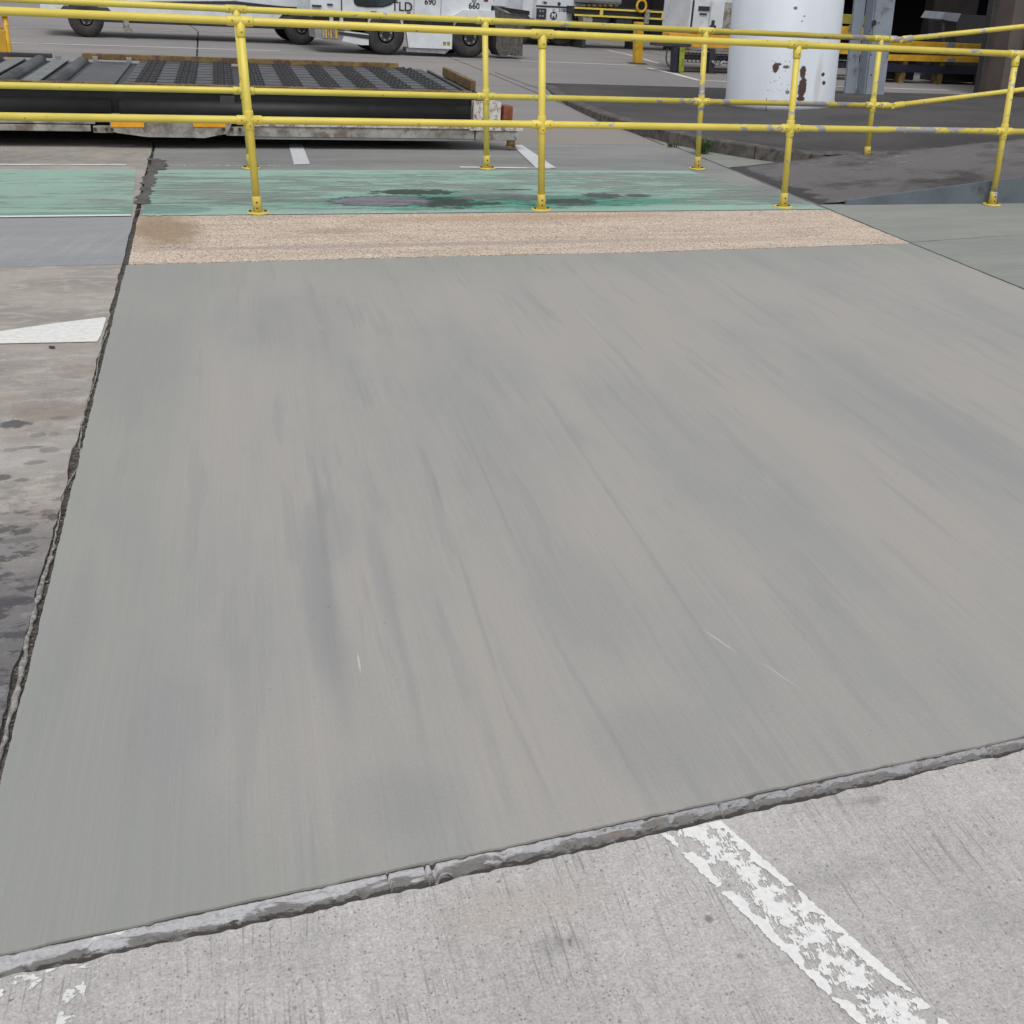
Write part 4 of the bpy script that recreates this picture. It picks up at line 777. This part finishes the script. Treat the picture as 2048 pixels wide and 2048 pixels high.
def van():
    Y = 26.5
    root = empty('ground_service_truck', (at(1120, 40, Y).x, Y, 0), 'boxy white truck seen end on with two black lamp boxes and S1087 lettering', 'truck')
    def B(x0, y0, x1, y1, d0, d1, ch=.01, m=None):
        a = at(x0, y0, Y); b = at(x1, y1, Y); m = m or MB(); m.box(a.x, b.x, Y+d0, Y+d1, b.z, a.z, None, ch); return m
    zt = 1.9
    a = at(1072, 42, Y); b = at(1163, 45, Y); mb = MB(); mb.box(a.x, b.x, Y, Y+3.2, a.z, zt, None, .02); bd = part(mb, 'body', MAT['white'], root)
    a = at(1052, 42, Y); mb = MB(); mb.box(a.x, a.x+.3, Y+.25, Y+3.0, .5, 1.9, None, .02); part(mb, 'side_body', MAT['white'], root)
    a = at(1010, 30, Y+2); mb = MB(); mb.box(a.x-.7, a.x+.7, Y+1.4, Y+3.2, .74, 1.9, None, .02); sb = part(mb, 'cab', MAT['white'], root)
    a = at(1045, 4, Y+1.38); mb = MB(); mb.box(a.x-.14, a.x+.14, Y+1.38, Y+1.399, a.z-.03, a.z+.12); part(mb, 'window', MAT['glass'], root)
    for (x0, y0, x1, y1) in ((1073, 16, 1091, 38), (1145, 19, 1162, 41)):
        l = part(B(x0, y0, x1, y1, -.03, -.001, .006), 'lamp_box', MAT['ink'], root); cxx = (at(x0, y0, Y).x+at(x1, y1, Y).x)/2; czz = (at(x0, y0, Y).z+at(x1, y1, Y).z)/2
        mb = MB()
        for dx in (-.035, .035):
            for dz in (-.05, .05): mb.lathe((cxx+dx, Y-.031, czz+dz), (0, -1, 0), [(0, .026), (.008, .022)], 12)
        sub(mb, 'lens', MAT['lid'], l)
    part(B(1072, 13.6, 1163, 14.6, -.006, -.001, .0), 'panel_gap', MAT['ink'], root)
    part(B(1066, 43, 1164, 46, -.05, .2, .004), 'bumper', MAT['black'], root)
    part(B(1066, 60, 1163, 73, .02, .6, .01), 'lower_bumper', MAT['sensor'], root)
    for x in (1128,): a = at(x, 78, Y); wheel(root, a.x, Y+.1, .34, .3)
    a = at(1050, 78, Y); wheel(root, a.x-.1, Y+.1, .34, .3); mb = MB(); c = at(1110, 60, Y); mb.box(c.x-.8, c.x+.6, Y+.12, Y+3., .30, .55); part(mb, 'chassis', MAT['dmetal'], root)
    a = at(1107, 31.5, Y); mb = MB(); mb.lathe((a.x, Y-.001, a.z), (0, -1, 0), [(0, .088), (.004, .088)], 24); part(mb, 'round_badge', MAT['ink'], root); text('M', .13, (a.x, Y-.007, a.z), MAT['white'], root, bold=.006)
    a = at(1126, 21, Y); text('S1087', .085, (a.x, Y-.003, a.z), MAT['ink'], root, bold=.002); a = at(1108, 21, Y); text('FT', .07, (a.x, Y-.003, a.z), MAT['ink'], root)
    a = at(1089, 6, Y); text('690', .075, (a.x, Y-.003, a.z), MAT['ink'], root, bold=.004)
    a = at(1118, 8, Y); mb = MB(); mb.lathe((a.x, Y-.001, a.z), (0, -1, 0), [(0, .04), (.004, .04)], 18); part(mb, 'round_badge', MAT['ink'], root)
van()
# ================================================================== RIGHT BACKGROUND
def rod(mb, a, b, w_): mb.tube(a, b, w_, n=6); return mb
def conveyor():
    Y = 26; root = empty('baggage_conveyor', (12.3, Y, 0), 'yellow framed baggage conveyor with dark side panels, an orange ring on top', 'conveyor')
    for (p, q) in (((1150, 14), (1384, 29)), ((1150, 28), (1384, 43))):
        a = at(*p, Y); b = at(*q, Y); mb = MB(); mb.box(a.x, b.x, Y, Y+.05, (a.z+b.z)/2-.018, (a.z+b.z)/2+.018, None, .004); part(mb, 'side_rail', MAT['yel'], root)
    za = at(1270, 21, Y).z; zb = at(1270, 35, Y).z
    mb = MB(); a = at(1150, 20, Y); b = at(1384, 30, Y); mb.box(a.x, b.x, Y+.06, Y+1.1, zb+.01, za-.005); part(mb, 'side_panel', MAT['ink'], root)
    mb = MB(); mb.box(a.x, b.x, Y+.07, Y+1.1, za-.004, za+.02); part(mb, 'belt', MAT['black'], root)
    for px in (1203, 1327, 1369): c = at(px, 28, Y); mb = MB(); mb.box(c.x-.035, c.x+.035, Y-.006, Y+.04, zb, za, None, .004); part(mb, 'upright', MAT['yel'], root)
    c = at(1295, 36, Y-.1); mb = MB(); mb.box(c.x-.05, c.x+.05, Y-.1, Y-.02, c.z-.12, c.z+.17, None, .01); part(mb, 'control_box', MAT['lframe'], root)
    for px in (1175, 1290, 1370): c = at(px, 40, Y); mb = MB(); mb.box(c.x-.04, c.x+.04, Y+.1, Y+.9, .0, zb, None, .01); part(mb, 'leg', MAT['dmetal'], root)
    c = at(1176, 38, Y); mb = MB(); mb.box(c.x-.12, c.x+.12, Y+.02, Y+.3, c.z-.1, c.z+.08, None, .01); part(mb, 'motor_housing', MAT['lframe'], root)
    for px in (1200, 1250): c = at(px, 40, Y); mb = MB(); mb.box(c.x-.2, c.x+.2, Y+.03, Y+.4, c.z-.09, c.z+.06, None, .02); part(mb, 'drive_box', MAT['ink'], root)
    c = at(1283, 12, Y-.05); mb = MB(); n = 22
    for k in range(n): t0 = 2*math.pi*k/n; t1 = 2*math.pi*(k+1)/n; mb.tube((c.x+.115*math.cos(t0), c.y, c.z+.125*math.sin(t0)), (c.x+.115*math.cos(t1), c.y, c.z+.125*math.sin(t1)), .028, n=8, cap=False)
    part(mb, 'ring', MAT['oy'], root)
    mb = MB(); a = at(1165, -5, Y); b = at(1255, 9, Y); mb.box(a.x, b.x, Y+.3, Y+.9, b.z-.02, a.z, None, .05); part(mb, 'cover', MAT['slat'], root)
    mb = MB()
    for k in range(7): c = at(1168+k*11, 12, Y+.02); mb.box(c.x-.04, c.x+.03, Y+.02, Y+.1, c.z-.01, c.z+.03)
    part(mb, 'bracket', MAT['guide'], root)
conveyor()
def pillar(name, px, base, r, H, mat, label, cat, Y):
    c = at(px, base, Y); root = empty(name, (c.x, Y, 0), label, cat); return root, c
c = at(1363, 60, 26.8); c0 = Vector((c.x, 26.8, 0)); mb = MB(); mb.lathe((c0.x, c0.y, 0), (0, 0, 1), [(0, .24), (.3, .22), (3.5, .22)], 28)
o = mb.build('round_pillar', MAT['oy'], None, off=c0); o.location = c0; tag(o, 'orange yellow round pillar left of the white equipment cabinet', 'pillar')
# bollard
c = G(1278, 128); mb = MB(); T = Vector((LX, LY, 1)); mb.box(c.x-.075, c.x+.075, c.y, c.y+.15, .0, .74, lambda v: Vector((v.x+LX*v.z, v.y+LY*v.z, v.z)), .012); o = mb.build('bollard', MAT['oy'], None, off=c); o.location = c
mb = MB(); mb.lathe(c+Vector((0, .07, .002)), (0, 0, 1), [(0, .2), (.012, .17), (.02, .1)], 14); q = mb.build('footing', MAT['dmetal'], o, off=c)
tag(o, 'square orange yellow bollard with a grimy foot standing on the apron', 'bollard')
def gpu():
    Y = 19.9; root = empty('ground_power_unit', (at(1420, 130, Y).x, Y, 0), 'white equipment cabinet on an orange trailer frame left of the white column', 'ground power unit')
    def B(x0, y0, x1, y1, d0, d1, ch=.006, mb=None):
        a = at(x0, y0, Y); b = at(x1, y1, Y); mb = mb or MB(); mb.box(a.x, b.x, Y+d0, Y+d1, min(a.z, b.z), max(a.z, b.z), None, ch); return mb
    a = at(1379, 60, Y); b = at(1478, 62, Y); mb = MB(); mb.box(a.x, b.x+.5, Y+.05, Y+1.1, a.z, 1.75, None, .02); part(mb, 'cabinet', MAT['white'], root)
    d = part(B(1396, -40, 1422, 56, .02, .049), 'door', MAT['white'], root)
    part(B(1398, 12, 1419, 22, .0, .019, .003), 'vent', MAT['ink'], root); part(B(1400, 26, 1414, 30, .0, .019, .002), 'vent', MAT['ink'], root)
    part(B(1423, 0, 1442, 58, -.04, .0, .01), 'front_panel', MAT['white'], root); part(B(1446, 4, 1468, 58, .01, .049, .01), 'door', MAT['lframe'], root)
    part(B(1388.5, 0, 1390, 57, .035, .0495, 0), 'panel_gap', MAT['ink'], root); part(B(1467.5, 25, 1469, 60, .0, .0095, 0), 'panel_gap', MAT['ink'], root)
    mb = B(1421, 40, 1425, 50, -.07, -.041, .004); B(1417, 50, 1428, 56, -.07, -.041, .004, mb); part(mb, 'latch', MAT['ink'], root)
    part(B(1340, 66, 1560, 101, .0, .3, .01), 'trailer_beam', MAT['orange'], root)
    part(B(1310, 82, 1380, 94, -.04, .2, .01), 'draw_bar', MAT['dmetal'], root)
    part(B(1366, 102, 1480, 105, -.02, .25, .003), 'shelf', MAT['gmetal'], root); part(B(1366, 107, 1480, 110, -.03, .2, .003), 'tray', MAT['navy'], root)
    mb = MB()
    for k in range(14): x = at(1368+k*8.2, 103, Y).x; mb.box(x, x+.02, Y-.01, Y+.0, at(1400, 124, Y).z, at(1400, 105, Y).z)
    for k in range(4): z = at(1400, 109+k*5, Y).z; a = at(1366, 110, Y).x; b = at(1482, 110, Y).x; mb.box(a, b, Y-.014, Y-.0101, z-.012, z)
    part(mb, 'mesh_guard', MAT['dmetal'], root)
    mb = B(1366, 110, 1482, 123, .05, .3, .0); part(mb, 'battery_tray', MAT['ink'], root)
    for (x0, x1, m, nm) in ((1345, 1353, 'navy', 'leg'), (1354.5, 1363, 'gree', 'leg'), (1418, 1424, 'ink', 'leg')):
        a = at(x0, 100, Y); b = at(x1, 146, Y); mb = MB(); mb.box(a.x, b.x, Y-.05, Y+.06, .012, .42, lambda v: Vector((v.x+LX*(v.z-.3), v.y, v.z)), .006); mb.box(a.x-.04, b.x+.04, Y-.08, Y+.1, .0, .012); part(mb, nm, MAT[m], root)
    P = [at(x, y, Y-.06) for x, y in ((1336, 97), (1333, 108), (1332, 118), (1334, 126), (1338, 133), (1344, 136))]; mb = MB(); mb.pipe(P, .012, 6); part(mb, 'cable', MAT['ink'], root)
    P = [at(x, y, Y-.06) for x, y in ((1424, 122), (1430, 129), (1440, 129), (1446, 123), (1455, 127), (1480, 126))]; mb = MB(); mb.pipe(P, .02, 6); part(mb, 'hose', MAT['gmetal'], root)
    part(B(1370, 138, 1480, 141, .1, .4, .003), 'axle', MAT['dmetal'], root)
gpu()
# white column
def big_column():
    Yc = 13.05; a = at(1463, 205, Yc); b = at(1650, 213, Yc); r = (b.x-a.x)/2*.985; cx = (a.x+b.x)/2; z0 = zp(cx, Yc)-.01
    c0 = Vector((cx, Yc, z0))
    s, c = column_mat(); x, y, z, v = s.xyz(); yf = Yc-r*.8
    def ob(px, py): q = at(px, py, Yc-r*.85); return q.x-cx, q.z-z0
    chips = [(1557, 136, 4, 8, 1.), (1562, 129, 3, 2, 1.), (1572, 134, 5, 2.5, .9), (1599, 143, 5, 10, 1.), (1597, 174, 7, 17, 1.), (1594, 196, 7, 4.5, 1.), (1572, 184, 3, 3, .8), (1640, 148, 4, 3, 1.), (1642, 165, 4, 3.5, 1.), (1590, 16, 3, 2.5, .9), (1604, 32, 2, 1.5, .7), (1600, 42, 1.5, 1.5, .7)]
    for px, py, rx, ry, am in chips:
        ox, oz = ob(px, py); k = s.m_('MULTIPLY', s.blob(ox, oz, rx*.0071, ry*.0071, .14, .45, 20, x, z), s.step(y, 0., -.1)); c = s.mix(s.m_('MULTIPLY', k, am), c, (.055, .022, .018))
    ox, oz = ob(1567, 160); k = s.m_('MULTIPLY', s.blob(ox, oz, .17, .26, .3, .3, 8, x, z), s.step(s.voro(v, 26.), .24, .16)); k = s.m_('MULTIPLY', k, s.step(y, 0., -.1)); c = s.mix(s.m_('MULTIPLY', k, .7), c, (.20, .10, .07))
    ox, oz = ob(1628, 165); k = s.blob(ox, oz, .045, .26, .6, .3, 6, x, z); c = s.mix(s.m_('MULTIPLY', k, .35), c, (.28, .25, .18)); s.col(c)
    mb = MB(); mb.lathe(c0, T, [(0, r*1.0), (.07, r*1.01), (.10, r*.995), (5, r*.97)], 72)
    o = mb.build('round_column', s.m, None, off=c0); o.location = c0; tag(o, 'thick white painted round column with brown chipped paint patches', 'column')
    mb = MB(); q = at(1533, 215, Yc-r); mb.tube(at(1533, 196, Yc-r-.004)-c0, at(1532, 226, Yc-r-.004)-c0, .004, n=6); p = mb.build('crack', MAT['ink'], o)
big_column()
# steel H column
def steel_col():
    Y = 15.8; root = empty('steel_column', (12.0, Y, 0), 'grey painted steel H column with rusty feet right of the white column', 'steel column')
    def shear(v): return Vector((v.x+LX*v.z, v.y+LY*v.z, v.z))
    x0 = at(1708, 185, Y).x; x1 = at(1732, 190, Y).x; x2 = at(1768, 190, Y).x
    mb = MB(); mb.box(x0, x0+.19, Y+.22, Y+.26, 0, 5, shear); mb.box(x1, x2, Y, Y+.03, 0, 5, shear); mb.box(x2-.03, x2, Y+.031, Y+.4, 0, 5, shear); mb.box(x1-.02, x1+.02, Y+.031, Y+.22, 0, 5, shear)
    part(mb, 'shaft', MAT['scol'], root)
    mb = MB(); mb.box(x0-.05, x0+.24, Y+.15, Y+.3, .0, .05, None, .01); mb.box(x1-.04, x1+.12, Y-.05, Y+.12, 0, .06, None, .01); mb.box(x2-.17, x2+.05, Y-.05, Y+.2, 0, .07, None, .01); part(mb, 'base_plate', MAT['dmetal'], root)
    mb = MB()
    for px, py, rx, rz in ((1750, 46, .045, .05), (1760, 46, .012, .05), (1741, 62, .012, .05), (1744, 110, .012, .04), (1743, 150, .014, .05)):
        q = at(px, py, Y-.003); mb.lathe((q.x, Y-.001+LY*q.z, q.z), (0, -1, 0), [(0, rx), (.003, rx*.8)], 9)
    part(mb, 'paint_chip', MAT['ink'], root)
steel_col()
def B(Y, x0, y0, x1, y1, d0, d1, ch=.008, mb=None):
    a = at(x0, y0, Y); b = at(x1, y1, Y); mb = mb or MB(); mb.box(min(a.x, b.x), max(a.x, b.x), Y+d0, Y+d1, min(a.z, b.z), max(a.z, b.z), None, ch); return mb
def dolly():
    Y = 19.3; root = empty('yellow_equipment_unit', (at(1690, 150, Y).x, Y, 0), 'yellow equipment unit with small white framed gauges between the two columns', 'equipment unit')
    part(B(Y, 1630, 26, 1735, 50, .05, .6), 'hood', MAT['olive'], root); bd = part(B(Y, 1630, 50, 1735, 72, .04, .6), 'body', MAT['oy'], root)
    for x0 in (1666, 1675.5, 1701): 
        g_ = part(B(Y, x0, 50, x0+9, 63, .02, .039, .002), 'gauge', MAT['lframe'], root); sub(B(Y, x0+1.2, 51.6, x0+7.6, 61.4, .008, .019, .0), 'gauge_face', MAT['ink'], g_)
    part(B(Y, 1620, 84, 1735, 110, .0, .5), 'beam', MAT['oy'], root); part(B(Y, 1620, 118, 1706, 122, -.02, .4, .004), 'shelf', MAT['gmetal'], root)
    part(B(Y, 1620, 122, 1704, 137, .0, .4), 'tray', MAT['navy'], root)
    for x0, m in ((1669, 'ink'), (1699, 'wall'), (1706, 'gree')): 
        a = at(x0, 140, Y); mb = MB(); mb.box(a.x, a.x+.06, Y+.0, Y+.1, 0, .36, None, .006); part(mb, 'leg', MAT[m], root)
    part(B(Y, 1660, 150, 1700, 153, .1, .2, .003), 'axle', MAT['dmetal'], root)
dolly()
def barrier():
    Y = 19.0; root = empty('crash_barrier', (15.6, Y, 0), 'long yellow crash barrier with dark lower beam before the black bay', 'crash barrier')
    mb = MB(); a = at(1770, 86, Y); b = at(1990, 98, Y)
    def beam(p, q, h, d, m, nm, ch=.006):
        a = at(*p, Y); b = at(*q, Y); mb = MB(); vs = [(a.x, Y+dy, a.z+dz) for dy in (0, d) for dz in (0, h)]+[(b.x, Y+dy, b.z+dz) for dy in (0, d) for dz in (0, h)]
        mb.add(vs, [(0, 1, 3, 2), (4, 6, 7, 5), (0, 4, 5, 1), (2, 3, 7, 6), (0, 2, 6, 4), (1, 5, 7, 3)]); part(mb, nm, MAT[m], root)
    beam((1775, 92), (1990, 101), .09, .3, 'oy', 'rail'); beam((1770, 121), (1995, 126), .10, .3, 'oy', 'rail'); beam((1770, 143), (2000, 151), .13, .2, 'navy', 'lower_beam')
    for px in (1800, 1875, 1960): a = at(px, 165, Y); mb = MB(); mb.box(a.x, a.x+.11, Y+.02, Y+.2, 0, .42, None, .006); part(mb, 'post', MAT['guide'], root)
    mb = B(Y, 1893, 84, 1906, 94, -.05, -.001, .01); part(mb, 'clamp', MAT['gmetal'], root); mb = B(Y, 1893, 116, 1906, 124, -.05, -.001, .01); part(mb, 'clamp', MAT['gmetal'], root)
    part(B(Y, 1770, 143, 1843, 163, .25, .7), 'ballast_block', MAT['ink'], root); part(B(Y, 1890, 146, 1975, 168, .25, .7), 'ballast_block', MAT['ink'], root)
    part(B(Y, 1976, 150, 1990, 168, .1, .5), 'concrete_foot', MAT['wall'], root)
barrier()
def hood_unit():
    Y = 20.6; root = empty('chute_unit', (17.3, Y, 0), 'black angular machine with a pale grey lid behind the yellow barrier', 'machine')
    def PR(q, d0, d1): return MB().prism([(at(x, y, Y).x, at(x, y, Y).z) for x, y in q], Y+d0, Y+d1)
    part(PR([(1918, 29), (1995, 33), (2004, 50), (1992, 102), (1914, 98), (1914, 42)], .02, .9), 'housing', MAT['ink'], root)
    part(PR([(1889, 24), (1921, 27), (1913, 44), (1880, 38)], -.02, .6), 'lid', MAT['lid'], root)
    part(PR([(1886, 39), (1890, 39), (1892, 92), (1888, 92)], .02, .06), 'strut', MAT['dmetal'], root)
    mb = MB(); mb.box(at(1920, 90, Y).x, at(1985, 90, Y).x, Y+.1, Y+.8, 0, .75); part(mb, 'base', MAT['room'], root)
hood_unit()
# building with dark bays
def building():
    Y = 24.5; root = empty('terminal_building', (22, Y, 0), 'dark brown terminal building with deep unlit loading bays behind the yellow equipment', 'building')
    H = 5.5
    def X(px, yy=Y): return at(px, 60, yy).x
    XL0 = at(1640, 60, Y).x
    mb = MB(); mb.box(XL0, 60, Y+8, Y+8.3, 0, H); mb.box(XL0-.2, XL0, Y, Y+8.3, 0, H); mb.box(60, 60.3, Y, Y+8.3, 0, H); part(mb, 'wall', MAT['room'], root)
    mb = MB(); mb.box(XL0-.4, 60.4, Y-5.5, Y+8.4, H+.01, H+.35); part(mb, 'roof', MAT['wall2'], root)  # unseen roof, added to keep daylight out of the bays
    mb = MB(); mb.box(XL0-.2, 60.3, Y-.1, Y-.02, 2.6, H); part(mb, 'lintel', MAT['wall2'], root)
    mb = MB(); a = X(1858); b = X(1938); mb.box(a, b, Y, Y+.3, 0, 2.59); part(mb, 'pier', MAT['wall2'], root)
    mb = MB(); a = X(1700); b = X(1745); mb.box(a, b, Y+2, Y+2.3, 0, 2.59); part(mb, 'pier', MAT['wall2'], root)
    mb = MB(); a = X(1945); b = X(1975); mb.box(a, b, Y+.5, Y+.8, 0, 2.59); part(mb, 'door', MAT['navy'], root)
    mb = MB(); mb.box(XL0+.0, 60, Y+.35, Y+7.99, .002, .02); part(mb, 'bay_floor', MAT['room'], root)
building()
def far_wall():
    Y = 33; root = None
    mb = MB(); mb.box(11.0, 20.5, Y, Y+.4, 0, 5); c0 = Vector((15, Y, 0)); o = mb.build('shed_shade_slab', MAT['room'], None, off=c0); o.location = c0; tag(o, 'flat black wall painted as the shaded recess of a shed behind the yellow conveyor', 'shed_shade_slab')  # flat near-black slab, the shade of the recess is in its colour
    mb = MB(); mb.box(10.9, 20.6, Y-.2, Y+4, 5.01, 5.2); mb.build('roof', MAT['wall2'], o, off=c0)
far_wall()
def concrete_piers():
    Y = 16.6; c0 = Vector((at(2004, 190, Y).x, Y, 0)); sh = lambda v: Vector((v.x+LX*v.z, v.y, v.z))
    root = empty('concrete_pier', c0, 'brown grey board marked concrete pier at the right edge', 'pier')
    x0 = at(1999, 190, Y).x
    mb = MB(); mb.box(x0, x0+.30, Y, Y+.5, 0, 5, sh); part(mb, 'narrow_face', MAT['wall'], root)
    mb = MB(); mb.box(x0+.302, x0+3.2, Y-.25, Y+.6, 0, 5, sh); wl = part(mb, 'main_face', MAT['wall'], root)
    mb = MB(); mb.box(x0-.12, x0-.09, Y+.4, Y+.5, 0, 5, sh); part(mb, 'conduit', MAT['ink'], root)
    Y2 = 18.6; a = at(1977, 100, Y2); c1 = Vector((a.x, Y2, 0)); mb = MB(); mb.box(a.x, at(1991, 100, Y2).x, Y2, Y2+.1, 0, 5, sh); o = mb.build('narrow_post', MAT['scol'], None, off=c1); o.location = c1; tag(o, 'narrow pale steel post just left of the brown concrete pier', 'post')
    mb = MB(); mb.box(0, .18, -.03, .13, 0, .03, None, .004); mb.build('foot_plate', MAT['dmetal'], o)
concrete_piers()
